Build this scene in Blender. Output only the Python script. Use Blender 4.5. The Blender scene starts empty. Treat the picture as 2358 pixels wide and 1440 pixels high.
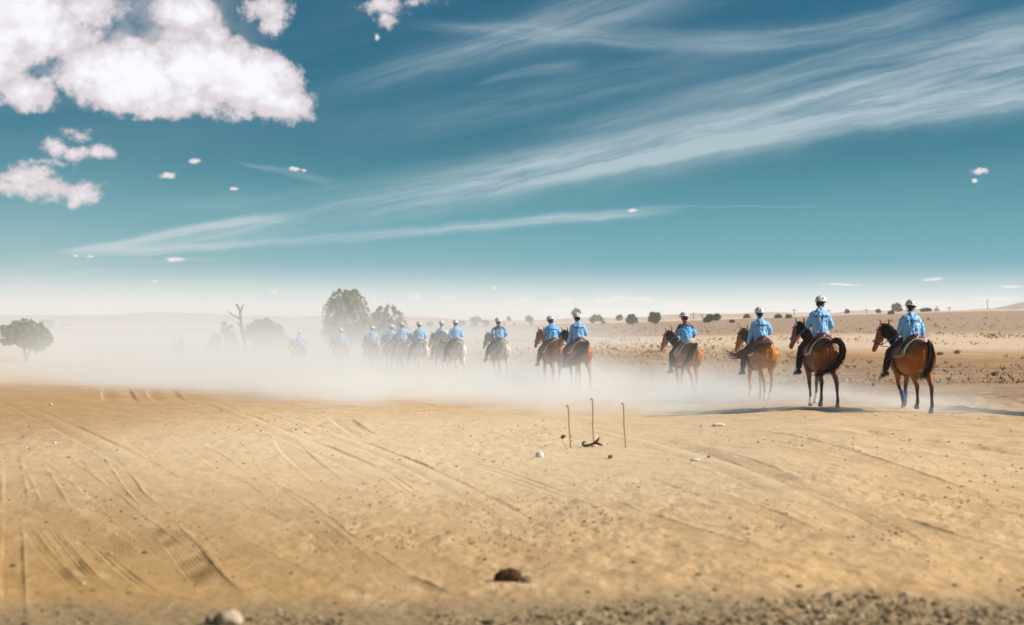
import bpy, math, random
import numpy as np
from mathutils import Vector, Matrix, noise as mnoise
from mathutils.bvhtree import BVHTree
R = math.radians
scene = bpy.context.scene
col = scene.collection
random.seed(7)
rng = np.random.default_rng(11)

# ------------------------------------------------------------------ camera
FPX, CX, HY = 3275.0, 1179.0, 742.0        # focal length and horizon row of the photograph, in its pixels
EYE = 2.1
cam = bpy.data.cameras.new('camera')
cam.sensor_width = 36.0
cam.lens = 36.0 * FPX / 2358.0
cam.shift_y = (HY - 720.0) / 2358.0
cam.clip_start = 0.3
cam.clip_end = 9000
cam.dof.use_dof = True
cam.dof.focus_distance = 48.0
cam.dof.aperture_fstop = 1.2
cam_ob = bpy.data.objects.new('camera', cam)
cam_ob.location = (0, 0, EYE)
cam_ob.rotation_euler = (R(90), 0, 0)
col.objects.link(cam_ob)
scene.camera = cam_ob

# ------------------------------------------------------------------ light, exposure
SUN_EL = 35.0
SUN_DIR = Vector((math.cos(R(-7)), math.sin(R(-7)), 0)) * math.cos(R(SUN_EL)) + Vector((0, 0, math.sin(R(SUN_EL))))
sun = bpy.data.lights.new('sun', 'SUN')
sun.energy = 4.6
sun.angle = R(0.53)
sun.color = (1.0, 0.93, 0.83)
sun_ob = bpy.data.objects.new('sun', sun)
sun_ob.rotation_euler = SUN_DIR.to_track_quat('Z', 'Y').to_euler()
sun_ob.location = (60, 10, 60)
col.objects.link(sun_ob)
vs = scene.view_settings
vs.view_transform = 'Standard'
vs.look = 'None'
vs.exposure = 0.54
vs.gamma = 1.0
vs.use_curve_mapping = False
scene.render.engine = 'CYCLES'
cy = scene.cycles
cy.use_denoising = True
cy.max_bounces = 12
cy.diffuse_bounces = 3
cy.glossy_bounces = 2
cy.volume_bounces = 7
cy.transparent_max_bounces = 8
cy.volume_step_rate = 1.0
cy.volume_max_steps = 256
cy.use_adaptive_sampling = True
cy.adaptive_threshold = 0.01
cy.sample_clamp_indirect = 6.0

# ------------------------------------------------------------------ node helper
class E:
    """a socket with arithmetic: every operation adds a Math node"""
    tree = None
    def __init__(s, v): s.v = v
    @staticmethod
    def put(inp, v):
        if isinstance(v, E): v = v.v
        if isinstance(v, (int, float)): inp.default_value = v
        else: E.tree.links.new(v, inp)
    @staticmethod
    def m(op, *a, clamp=False):
        n = E.tree.nodes.new('ShaderNodeMath'); n.operation = op; n.use_clamp = clamp
        for i, x in enumerate(a): E.put(n.inputs[i], x)
        return E(n.outputs[0])
    def __add__(s, o): return E.m('ADD', s, o)
    __radd__ = __add__
    def __sub__(s, o): return E.m('SUBTRACT', s, o)
    def __rsub__(s, o): return E.m('SUBTRACT', o, s)
    def __mul__(s, o): return E.m('MULTIPLY', s, o)
    __rmul__ = __mul__
    def __truediv__(s, o): return E.m('DIVIDE', s, o)
    def __neg__(s): return E.m('MULTIPLY', s, -1.0)
def emax(a, b): return E.m('MAXIMUM', a, b)
def emin(a, b): return E.m('MINIMUM', a, b)
def esm(x, lo, hi, a=0.0, b=1.0):
    n = E.tree.nodes.new('ShaderNodeMapRange'); n.interpolation_type = 'SMOOTHSTEP'
    E.put(n.inputs[0], x)
    for i, v in enumerate((lo, hi, a, b)): E.put(n.inputs[i+1], v)
    return E(n.outputs[0])
def elin(x, lo, hi, a=0.0, b=1.0):
    n = E.tree.nodes.new('ShaderNodeMapRange'); n.clamp = True
    E.put(n.inputs[0], x)
    for i, v in enumerate((lo, hi, a, b)): E.put(n.inputs[i+1], v)
    return E(n.outputs[0])
def evec(x, y, z=0.0):
    n = E.tree.nodes.new('ShaderNodeCombineXYZ')
    for i, v in enumerate((x, y, z)): E.put(n.inputs[i], v)
    return E(n.outputs[0])
def enoise(vec, scale, detail=4.0, rough=0.5, dist=0.0, color=False, dim='3D'):
    n = E.tree.nodes.new('ShaderNodeTexNoise'); n.noise_dimensions = dim
    E.put(n.inputs['Vector'], vec); n.inputs['Scale'].default_value = scale
    n.inputs['Detail'].default_value = detail; n.inputs['Roughness'].default_value = rough
    n.inputs['Distortion'].default_value = dist
    return E(n.outputs['Color' if color else 'Fac'])
def esep(v):
    n = E.tree.nodes.new('ShaderNodeSeparateXYZ'); E.put(n.inputs[0], v)
    return [E(o) for o in n.outputs]
def emix(f, a, b, mode='MIX'):
    n = E.tree.nodes.new('ShaderNodeMix'); n.data_type = 'RGBA'; n.blend_type = mode
    E.put(n.inputs[0], f)
    for i, c in ((6, a), (7, b)):
        if isinstance(c, (tuple, list)): n.inputs[i].default_value = tuple(c)[:3] + (1,)
        else: E.put(n.inputs[i], c)
    return E(n.outputs[2])
def ecurve(x, pts, lo, hi):
    """piecewise smooth function of x, lo..hi mapped on the curve's 0..1; values stay inside the curve's range"""
    ys = [p[1] for p in pts]; y0, y1 = min(ys), max(ys)
    n = E.tree.nodes.new('ShaderNodeFloatCurve'); c = n.mapping.curves[0]
    P = [((p[0]-lo)/(hi-lo), (p[1]-y0)/(y1-y0)) for p in pts]
    while len(c.points) < len(P): c.points.new(0.5, 0.5)
    for q, p in zip(c.points, P): q.location = p
    n.mapping.update()
    E.put(n.inputs['Value'], elin(x, lo, hi))
    return E(n.outputs[0]) * (y1 - y0) + y0

# ------------------------------------------------------------------ world: Nishita sky with cumulus and cirrus
world = bpy.data.worlds.new('World'); scene.world = world; world.use_nodes = True
wt = world.node_tree; wt.nodes.clear(); E.tree = wt
out = wt.nodes.new('ShaderNodeOutputWorld'); bg = wt.nodes.new('ShaderNodeBackground')
bg.inputs[1].default_value = 0.05
wt.links.new(bg.outputs[0], out.inputs[0])
sky = wt.nodes.new('ShaderNodeTexSky'); sky.sky_type = 'NISHITA'; sky.sun_disc = False
sky.sun_elevation = R(SUN_EL); sky.sun_rotation = math.atan2(SUN_DIR.x, SUN_DIR.y)
sky.altitude = 100; sky.air_density = 1.0; sky.dust_density = 0.6; sky.ozone_density = 1.5
tc = wt.nodes.new('ShaderNodeTexCoord')
dx, dy, dz = esep(E(tc.outputs['Generated']))
az = E.m('ARCTAN2', dx, dy); el = E.m('ARCSINE', dz)
U = az * FPX + CX; V = HY - el * FPX        # sky coordinates: azimuth and elevation in units of 1/3275 rad
def pxs(px, py):
    a = math.atan((px-CX)/FPX); e = math.atan((HY-py)/FPX*math.cos(a))
    return CX+FPX*a, HY-FPX*e
P2 = evec(U*0.001, V*0.001)
wn = enoise(P2, 9.0, 6, 0.6, color=True)
wx, wy, wz = esep(wn)
Uw = U + (wx-0.5)*70; Vw = V + (wy-0.5)*60
cum = [(300,175,170,88),(470,165,180,84),(590,195,110,82),(665,245,60,42),(220,170,80,62),(400,240,150,34),(705,250,30,32),
       (30,40,150,95),(130,90,110,45),(200,20,80,40),(-120,110,170,120),(55,215,80,44),(110,228,34,30),(430,30,70,60),(490,75,38,42),(420,75,55,30),
       (615,20,55,32),(628,60,30,26),(880,12,55,22),(890,45,24,20),(960,0,30,8),
       (140,345,34,22),(172,352,28,20),(218,352,30,17),(190,312,18,11),(160,306,18,6),
       (55,405,62,30),(120,438,95,26),(188,448,36,28),(30,428,70,20),(105,378,38,8),
       (-260,300,90,40),(-600,160,170,70),(-450,420,120,30)]
tiny = [(388,403,20,9),(447,371,13,8),(676,389,17,6),(700,392,8,4),(540,435,12,5),(2254,395,19,9),(2243,415,8,6),(866,85,8,9),(1458,485,14,5),(1138,661,9,6),(957,683,22,9),(1030,686,22,5),(1208,690,14,7),(1180,697,20,7),(1310,692,20,8),
        (1425,687,28,9),(1480,690,40,8),(1390,694,30,7),(862,690,10,5),(632,673,10,6),(405,598,26,7),(175,590,10,3),(212,592,10,3),(2150,643,30,4),(2330,662,40,3),(355,648,12,3),(700,707,30,6),(1560,700,50,9),(1800,700,90,6),(2110,697,110,8),(1940,655,60,3),(2290,690,60,7)]
f = None
for (px, py, rx, ry) in cum:
    a, b = pxs(px, py); r = min(rx, ry)
    u_ = (Uw-a)*(1/rx); v_ = (Vw-b)*(1/ry)
    d = (1.0 - E.m('SQRT', u_*u_ + v_*v_))*r
    f = d if f is None else emax(f, d)
Us = U + (wx-0.5)*26; Vs = V + (wy-0.5)*14
g = None
for (px, py, rx, ry) in tiny:
    a, b = pxs(px, py)
    u_ = (Us-a)*(1/rx); v_ = (Vs-b)*(1/ry)
    d = 1.0 - E.m('SQRT', u_*u_ + v_*v_)
    g = d if g is None else emax(g, d)
fb = enoise(P2, 26.0, 9, 0.62)
fb2 = enoise(P2, 70.0, 6, 0.6)
fc = f + (fb-0.5)*62 + (fb2-0.5)*11
cum_a = esm(fc, -6, 15)
tiny_a = esm(g + (fb2-0.5)*1.6, -0.1, 0.75)*0.80
# thin grey veil between the clouds of the upper left
a, b = pxs(210, 70); u_ = (Uw-a)*(1/420); v_ = (Vw-b)*(1/185)
veil = esm(1.0 - E.m('SQRT', u_*u_+v_*v_), 0.0, 0.6) * esm(enoise(P2, 7, 7, 0.6), 0.28, 0.66) * 0.95
# cirrus
def band(pts, w0, w1, u0, u1, amp, fine, thr=0.42, ends=140):
    q = [pxs(*p) for p in pts]
    c = np.polyfit([x*1e-3 for x, _ in q], [y for _, y in q], min(3, len(q)-1))
    t = E.m('MINIMUM', E.m('MAXIMUM', U, q[0][0]-300.0), q[-1][0]+300.0) * 1e-3
    vc = None
    for k in c: vc = float(k)+t*0 if vc is None else vc*t + float(k)
    dv = V - vc + (wx-0.5)*24
    w = elin(U, q[0][0], q[-1][0], w0, w1)
    z = dv/w
    core = E.m('EXPONENT', -(z*z))
    st = enoise(evec(U*0.0022, dv*(1.0/fine), 3.3), 1.0, 7, 0.62, 0.5)
    st = esm(st, thr-0.20, thr+0.36)
    return core * st * esm(U, q[0][0]-ends, q[0][0]+ends) * esm(U, q[-1][0]-ends, q[-1][0]+ends, 1.0, 0.0) * amp
cir = [band([(300,572),(700,500),(1200,412),(1700,290),(2100,195),(2600,80)], 14, 86, 0, 0, 1.1, 38, 0.42, 300),
       band([(1250,420),(1700,328),(2100,262),(2500,200)], 12, 30, 0, 0, 0.75, 20, 0.36, 200),
       band([(200,582),(500,566),(800,548),(1150,515),(1500,488)], 9, 10, 0, 0, 1.0, 9, 0.36, 120),
       band([(170,577),(330,552),(480,520),(640,505)], 6, 11, 0, 0, 1.2, 10, 0.34, 60),
       band([(560,376),(650,392),(760,420)], 4, 9, 0, 0, 0.45, 10, 0.34, 30),
       band([(760,215),(1000,140),(1300,50),(1600,-50)], 22, 60, 0, 0, 0.65, 46, 0.44, 160),
       band([(1000,62),(1300,66),(1600,118),(1900,65),(2200,0)], 12, 34, 0, 0, 0.55, 24, 0.42, 120),
       band([(1290,298),(1600,225),(1850,160),(2400,60)], 16, 36, 0, 0, 0.45, 24, 0.42, 160),
       band([(1120,190),(1220,165),(1330,152)], 6, 14, 0, 0, 0.4, 18, 0.4, 50),
       band([(420,480),(800,440),(1200,370),(1500,300)], 18, 36, 0, 0, 0.38, 26, 0.44, 160),
       band([(850,300),(1300,215),(1700,130)], 30, 50, 0, 0, 0.28, 30, 0.46, 160),
       band([(80,610),(300,602),(520,600)], 4, 5, 0, 0, 0.4, 9, 0.4, 80),
       band([(140,628),(280,622)], 3, 4, 0, 0, 0.5, 7, 0.36, 30),
       band([(1480,477),(1890,479)], 1.5, 1.5, 0, 0, 0.25, 30, 0.3, 30)]
cs = None
for c in cir: cs = c if cs is None else cs + c
gen = esm(enoise(evec(U*0.0007+V*0.0002, V*0.006+U*0.0012, 9.0), 1.0, 8, 0.62, 0.6), 0.42, 0.85) * esm(V, 640, 300) * 0.12
cs = emin(cs + gen, 0.9)
# the open sky: Nishita, turned slightly to teal as the film shows it
skyc = emix(1.0, E(sky.outputs[0]), (0.04, 0.53, 0.66), 'MULTIPLY')
skyc = emix(esm(el, 0.135, 0.030)*0.80, skyc, (1.7, 6.0, 7.4))
hz = esm(el, -0.004, 0.044, 1.0, 0.0)
skyc = emix(hz*0.85, skyc, (16.5, 15.8, 15.4))
skyc = emix(cs*0.9, skyc, (6.8, 8.4, 9.2))
skyc = emix(veil, skyc, (8.6, 8.2, 8.5))
shade = esm(fc + (fb-0.5)*55, 4, 62)
cumc = emix(shade, (9.6, 8.7, 9.2), (13.4, 13.4, 14.6))
und = esm(enoise(evec(U*0.001, V*0.0016+0.03, 4.0), 7.0, 5, 0.55), 0.52, 0.74)*esm(fc, 20, 60)
cumc = emix(und*0.8, cumc, (11.2, 10.2, 10.6))
skyc = emix(tiny_a, skyc, (14.0, 12.2, 12.2))
skyc = emix(cum_a, skyc, cumc)
wt.links.new(skyc.v, bg.inputs[0])
world.cycles.sampling_method = 'MANUAL'; world.cycles.sample_map_resolution = 512

# ------------------------------------------------------------------ tags and objects
def tag(o, label=None, cat=None, group=None, kind=None):
    if label: o['label'] = label
    if cat: o['category'] = cat
    if group: o['group'] = group
    if kind: o['kind'] = kind
    return o
def empty(name, loc=(0,0,0), rz=0.0):
    o = bpy.data.objects.new(name, None); o.empty_display_size = 0.3
    o.location = loc; o.rotation_euler = (0,0,rz); col.objects.link(o); return o
def link(name, me, mat, parent=None, smooth=True):
    o = bpy.data.objects.new(name, me); col.objects.link(o)
    if mat is not None:
        for m in (mat if isinstance(mat, (list, tuple)) else [mat]): me.materials.append(m)
    if parent: o.parent = parent
    if smooth and len(me.polygons): me.polygons.foreach_set('use_smooth', [True]*len(me.polygons))
    return o

# ------------------------------------------------------------------ materials
MATS = {}
def mat(name, base, rough=0.8, var=0.12, scale=8.0, bump=0.0, bscale=40.0, attr=None, spec=0.3, sheen=0.0, stretch=None, metal=0.0, trans=0.0):
    if name in MATS: return MATS[name]
    m = bpy.data.materials.new(name); m.use_nodes = True; t = m.node_tree; E.tree = t
    b = t.nodes['Principled BSDF']
    tcn = t.nodes.new('ShaderNodeTexCoord'); ob = E(tcn.outputs['Object'])
    if stretch:
        mp = t.nodes.new('ShaderNodeMapping'); E.put(mp.inputs[0], ob); mp.inputs['Scale'].default_value = stretch; obs = E(mp.outputs[0])
    else: obs = ob
    if attr:
        an = t.nodes.new('ShaderNodeAttribute'); an.attribute_name = attr; c0 = E(an.outputs['Color'])
    else: c0 = base
    n = enoise(obs, scale, 5, 0.6)
    k = n*(2*var) + (1-var)
    E.put(b.inputs['Base Color'], emix(1.0, c0, E(_rgb(t, k)), 'MULTIPLY'))
    b.inputs['Roughness'].default_value = rough
    b.inputs['Specular IOR Level'].default_value = spec
    b.inputs['Metallic'].default_value = metal
    if sheen: b.inputs['Sheen Weight'].default_value = sheen
    if trans: b.inputs['Transmission Weight'].default_value = trans
    if bump:
        bn = t.nodes.new('ShaderNodeBump'); bn.inputs['Strength'].default_value = 1.0; bn.inputs['Distance'].default_value = bump
        E.put(bn.inputs['Height'], enoise(obs, bscale, 4, 0.6)); t.links.new(bn.outputs[0], b.inputs['Normal'])
    MATS[name] = m; return m
def _rgb(t, k):
    n = t.nodes.new('ShaderNodeCombineColor')
    for i in range(3): E.put(n.inputs[i], k)
    return n.outputs[0]

# ------------------------------------------------------------------ terrain
def ztarget(py, D): return EYE - (py-HY)*D/FPX
ctrl = []   # (u px, D, z)
for u in (-1500, 0, 1179, 2358, 3900):
    for D in (1.5, 8, 14, 20): ctrl.append((u, D, 0.0))
RIDER_TAB = [(2095,948,29.9),(1885,934,31.1),(1745,922,36.0),(1572,909,41.0),(1327,895,44.0),(1262,893,46.5),(1146,878,52.5),
             (1046,872,56.5),(1013,868,60.5),(964,868,60.0),(921,863,64.0),(898,862,67.0),(856,862,69.0),(782,862,73.0),(684,857,80.0),(486,846,104.0),(416,845,106.0),(396,843,112.0)]
for (u, py, D) in RIDER_TAB: ctrl.append((u, D, ztarget(py, D)))
for u, rows in {-1500: [(900,44),(850,110),(800,170),(770,250),(752,400)],
                0: [(890,45),(833,120),(790,180),(770,250),(750,400)],
                400: [(905,42),(800,160),(770,250),(749,400)],
                800: [(930,37),(800,150),(765,240),(746,400)],
                1179: [(939,35),(800,125),(765,230),(743,400)],
                1500: [(945,34),(830,85),(790,125),(760,225),(738,400)],
                1800: [(830,85),(790,120),(755,220),(727,400)],
                2358: [(955,28.5),(860,62),(820,95),(780,140),(750,210),(712,400)],
                3900: [(955,27),(860,60),(790,140),(750,210),(700,400)]}.items():
    for (py, D) in rows: ctrl.append((u, D, ztarget(py, D)))
for u in (-1500, 0, 800, 1500, 2358, 3900): ctrl += [(u, 900, 0.0), (u, 3000, 0.0)]
C_ = np.array([[u/1000.0, math.log(D)*0.8] for u, D, z in ctrl]); Z_ = np.array([z for *_, z in ctrl])
def _k(r2): return 0.5*r2*np.log(r2+1e-12)
_A = _k(((C_[:, None]-C_[None])**2).sum(-1)) + np.eye(len(C_))*0.02
_P = np.hstack([np.ones((len(C_), 1)), C_])
_M = np.block([[_A, _P], [_P.T, np.zeros((3, 3))]])
_W = np.linalg.solve(_M, np.concatenate([Z_, np.zeros(3)]))
def base_z(x, y):
    x = np.atleast_1d(np.asarray(x, float)); y = np.atleast_1d(np.asarray(y, float))
    D = np.maximum(np.hypot(x, y), 1.0); a = np.arctan2(x, y)
    af = np.clip(a, -0.8, 0.8)
    # distance along the view axis, as the table gives it
    Dd = np.clip(D*np.cos(np.clip(af, -0.75, 0.75)), 1.0, 3000)
    u = np.clip(CX + FPX*np.tan(af), -1500, 3900)/1000.0
    q = np.stack([u, np.log(Dd)*0.8], 1); z = np.empty(len(q))
    for i in range(0, len(q), 60000):
        s = q[i:i+60000]
        z[i:i+60000] = _k(((s[:, None]-C_[None])**2).sum(-1)) @ _W[:-3] + _W[-3] + s @ _W[-2:]
    fall = np.clip((np.abs(a)-0.8)/1.0, 0, 1); fall = 1-fall*fall*(3-2*fall)
    return z*fall
def gz(x, y): return float(base_z(x, y)[0])
def hit(px, py):
    """where the sight line of a pixel meets the terrain"""
    D = np.exp(np.linspace(math.log(6), math.log(900), 900)); x = (px-CX)/FPX*D
    z = base_z(x, D); ray = EYE-(py-HY)/FPX*D
    i = np.nonzero(z >= ray)[0]
    i = i[0] if len(i) else len(D)-1
    return float(x[i]), float(D[i]), float(z[i])

# vectorised value noise for relief
_perm = rng.permutation(4096)
def vnoise(x, y, seed=0):
    xi = np.floor(x).astype(np.int64); yi = np.floor(y).astype(np.int64); fx = x-xi; fy = y-yi
    fx = fx*fx*(3-2*fx); fy = fy*fy*(3-2*fy)
    def h(a, b): return _perm[(_perm[(a+seed*17) & 4095] + b) & 4095]/4095.0
    return (h(xi, yi)*(1-fx)+h(xi+1, yi)*fx)*(1-fy) + (h(xi, yi+1)*(1-fx)+h(xi+1, yi+1)*fx)*fy
def fbm(x, y, o=4, seed=0):
    s = 0; a = 0.5
    for k in range(o): s = s+a*vnoise(x*2**k, y*2**k, seed+k); a *= 0.5
    return s

# tyre tracks and ruts: polylines of photograph points, width px at the first point gives metres
def poly(pts): return np.array([hit(*p)[:2] for p in pts])
TR = [  # (points, width m, ribs, depth, rut at edges)
 ([(22,1038),(30,1100),(34,1150),(26,1190)], .24, 7, .008, .020),
 ([(28,1188),(28,1250),(28,1330),(28,1450)], .17, 7, .008, .022),
 ([(62,1050),(95,1100),(125,1155),(165,1195)], .24, 7, .008, .018),
 ([(52,1200),(90,1260),(150,1330),(230,1400)], .10, 3, .008, .016),
 ([(100,1200),(150,1265),(200,1325),(270,1385)], .12, 3, .008, .018),
 ([(160,1205),(230,1270),(300,1330),(370,1380)], .10, 2, .006, .014),
 ([(185,1025),(240,1090),(300,1150),(345,1195)], .22, 5, .008, .014),
 ([(235,1025),(275,1080),(320,1140),(375,1185)], .16, 4, .008, .020),
 ([(355,1190),(410,1250),(465,1320),(545,1400)], .30, 8, .008, .014),
 ([(290,1195),(285,1240),(288,1290)], .16, 5, .006, .006),
 ([(390,990),(440,1020),(490,1055),(545,1095)], .35, 7, .006, .012),
 ([(640,975),(655,1010),(680,1045),(740,1095),(800,1150)], .40, 8, .007, .010),
 ([(266,893),(272,915),(292,935)], .8, 4, .012, .02), ([(365,893),(380,915),(420,935)], .8, 3, .012, .02),
 ([(775,958),(810,985),(858,1010)], .45, 4, .008, .014),
 ([(520,1070),(600,1110),(700,1170),(780,1240),(900,1330),(960,1380)], .30, 6, .005, .010),
 ([(430,1180),(560,1260),(700,1340)], .30, 8, .005, .006), ([(600,1150),(760,1230),(900,1270),(1060,1320)], .30, 8, .005, .008),
 ([(1480,995),(1600,1030),(1760,1085),(1900,1140),(2020,1185)], .42, 5, .010, .018),
 ([(1900,1140),(2060,1200),(2200,1245),(2380,1290)], .34, 5, .010, .020),
 ([(1560,1045),(1700,1090),(1860,1155),(1960,1175),(2100,1250),(2250,1300)], .24, 4, .008, .014),
 ([(1600,985),(1760,1000),(1900,1030),(2060,1080),(2200,1130),(2380,1190)], .50, 6, .012, .024),
 ([(1750,1035),(1900,1065),(2050,1105),(2200,1150),(2380,1215)], .36, 5, .010, .018),
 ([(900,940),(1150,955),(1350,972),(1560,990)], .6, 5, .012, .016),
 ([(1050,1065),(1140,1085),(1230,1115),(1330,1150)], .26, 2, .006, .016),
 ([(860,1085),(905,1105),(950,1138)], .20, 2, .006, .016), ([(1360,1300),(1420,1318),(1500,1335)], .10, 2, .006, .02),
 ([(920,1330),(980,1350),(1040,1375)], .10, 2, .006, .018),
 ([(800,1150),(900,1180),(1000,1200),(1200,1260)], .30, 8, .004, .004),
 ([(300,1090),(420,1150),(560,1190)], .2, 5, .004, .004),
 ([(420, 905), (560, 960), (720, 1030), (900, 1110), (1080, 1200)], 0.5, 6, 0.006, 0.01),
 ([(560, 930), (760, 1000), (960, 1080), (1150, 1180), (1300, 1290)], 0.4, 6, 0.006, 0.008),
 ([(0, 1120), (120, 1180), (260, 1260), (420, 1360)], 0.3, 7, 0.006, 0.01),
 ([(100, 1030), (200, 1110), (320, 1210), (440, 1310), (520, 1380)], 0.34, 8, 0.006, 0.01),
 ([(560, 1075), (660, 1160), (780, 1260), (880, 1360)], 0.3, 8, 0.006, 0.008),
 ([(1180, 960), (1400, 1000), (1650, 1070), (1900, 1180), (2200, 1330)], 0.5, 6, 0.006, 0.01),
 ([(1350, 975), (1700, 1020), (2000, 1080), (2380, 1160)], 0.45, 6, 0.007, 0.01),
 ([(1250, 1100), (1450, 1180), (1700, 1260), (2000, 1330)], 0.3, 6, 0.005, 0.008),
 ([(1500, 1090), (1700, 1160), (1900, 1240), (2100, 1310)], 0.28, 6, 0.006, 0.01),
 ([(20, 925), (150, 985), (300, 1060), (430, 1150)], 0.5, 6, 0.006, 0.01),
 ([(980, 1180), (1200, 1260), (1420, 1330)], 0.25, 7, 0.004, 0.005),
]
RUT = [  # (points, width m, depth m) plain furrows
 ([(1920,984),(2020,1000),(2140,1018),(2260,1035),(2400,1058)], .55, -.055),
 ([(2130,930),(2230,942),(2400,957)], .60, -.10), ([(1860,897),(2000,897),(2150,905),(2280,912),(2400,915)], 1.1, -.13),
 ([(2060,918),(2200,922),(2400,932)], .9, -.11), ([(1900,907),(2030,912),(2160,917)], .7, -.08),
 ([(1630,886),(1700,891),(1760,893)], 1.0, -.12), ([(2150,880),(2300,884),(2400,882)], 1.2, -.10),
 ([(1230,786),(1400,795),(1600,799),(1900,804)], 2.5, -.22), ([(1400,850),(1560,858),(1640,860)], 1.4, -.10),
 ([(1620,868),(1850,872),(2050,876)], 1.4, -.08), ([(1200,776),(1400,780),(1620,776)], 3, -.2),
 ([(0,870),(200,850),(420,840)], 2.5, -.15), ([(0,850),(120,842),(300,825)], 2.5, -.15),
 ([(150,1380),(300,1372),(470,1385)], .07, -.03), ([(0,1400),(90,1395),(200,1400)], .07, -.03),
 ([(760,960),(800,972),(850,1006)], .08, -.02),
]
def line_field(x, y, pts, width):
    """signed lateral distance and 0..1 presence of a smoothed polyline, for the points near it"""
    p = poly(pts); q = []
    n = len(p)
    for i in range(n-1):
        p0 = p[max(i-1, 0)]; p1 = p[i]; p2 = p[i+1]; p3 = p[min(i+2, n-1)]
        for t in np.linspace(0, 1, 8, endpoint=False):
            q.append(0.5*((2*p1)+(-p0+p2)*t+(2*p0-5*p1+4*p2-p3)*t*t+(-p0+3*p1-3*p2+p3)*t**3))
    q.append(p[-1]); q = np.array(q)
    m = width*1.5
    sel = np.nonzero((x > q[:, 0].min()-m) & (x < q[:, 0].max()+m) & (y > q[:, 1].min()-m) & (y < q[:, 1].max()+m))[0]
    if not len(sel): return sel, None, None
    X = x[sel]; Y = y[sel]; best = np.full(len(sel), 1e9); sd = np.zeros(len(sel)); ss = np.zeros(len(sel))
    L = 0.0; segs = np.hypot(*(q[1:]-q[:-1]).T); tot = segs.sum()
    for a, b, l in zip(q[:-1], q[1:], segs):
        if l < 1e-6: continue
        dxx, dyy = (b-a)/l
        t = np.clip((X-a[0])*dxx+(Y-a[1])*dyy, 0, l)
        ex = X-a[0]-t*dxx; ey = Y-a[1]-t*dyy; d = np.hypot(ex, ey); s = np.sign(ex*dyy-ey*dxx)
        w = d < best; best[w] = d[w]; sd[w] = (d*s)[w]; ss[w] = (L+t)[w]; L += l
    return sel, sd, np.minimum(ss, tot-ss)/max(tot, 1e-6)*2 if False else (sel, sd, np.clip(np.minimum(ss, tot-ss)/(0.28*tot), 0, 1))[2]
def relief(x, y):
    D = np.hypot(x, y)
    dz = (fbm(x*0.35, y*0.35, 3, 1)-0.44)*0.10*np.clip(D/40, .3, 1.6)
    rough = np.clip(fbm(x*0.22+3, y*0.14, 3, 5)*2.6-0.72, 0.10, 1)
    fade = np.clip((220-D)/160, 0, 1)
    dz = dz + (fbm(x*2.2, y*1.3, 4, 9)-0.47)*0.066*rough*fade
    dz = dz + (fbm(x*9, y*5.5, 3, 14)-0.44)*0.032*(rough+.12)*fade*np.clip((70-D)/40, 0, 1)
    # long wind and wheel combed streaks of the smooth foreground
    s = x*0.80+y*0.60
    dz = dz + (vnoise(s*7+fbm(x, y, 2, 3)*2, (y*0.8-x*0.6)*0.5, 21)-0.5)*0.014*np.clip((30-D)/10, 0, 1)*(1.1-rough)
    # trodden ground beside the riders' track
    tx = 8.36-(y-29.9)*0.41; near = np.exp(-((x-tx-3.0)/5.0)**2)*np.clip((y-28)/5, 0, 1)*np.clip((90-y)/30, 0, 1)
    dz = dz + near*(fbm(x*0.9, y*1.3, 4, 31)-0.47)*0.20
    dz = dz + near*(fbm(x*3, y*2.6, 3, 33)-0.44)*0.13
    dz = dz + near*(np.clip(fbm(x*5, y*4, 2, 37)-0.45, 0, 1))*-0.12
    for pts, w, ribs, dep, rut in TR:
        if pts[0][1] < 965: ribs = 1
        sel, sd, end = line_field(x, y, pts, w)
        if sd is None: continue
        h = w/2; a = np.abs(sd); inside = np.clip((h-a)/(0.06*w)+1, 0, 1)
        wear = 0.45+0.8*vnoise(x[sel]*3, y[sel]*1.2, 40)
        rut = rut*.42; dep = dep*.85
        prof = -rut*0.6*inside + inside*np.cos(sd/w*ribs*2*np.pi)*dep*1.15*wear
        prof += rut*np.exp(-((a-h*1.08)/(0.09*w+0.008))**2)*wear - rut*0.45*np.exp(-((a-h*0.90)/(0.07*w+0.006))**2)
        dz[sel] = dz[sel]*(1-0.7*inside*end) + prof*end
    for pts, w, dep in RUT:
        sel, sd, end = line_field(x, y, pts, w*1.5)
        if sd is None: continue
        k = vnoise(x[sel]*1.6, y[sel]*0.8, 50)
        sdd = sd + (k-0.5)*w*0.8
        dz[sel] += (dep*np.exp(-(sdd/(w*0.33))**2) - dep*0.6*np.exp(-((sdd-w*0.55)/(w*0.3))**2))*end*(0.4+k)
    return dz
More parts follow.
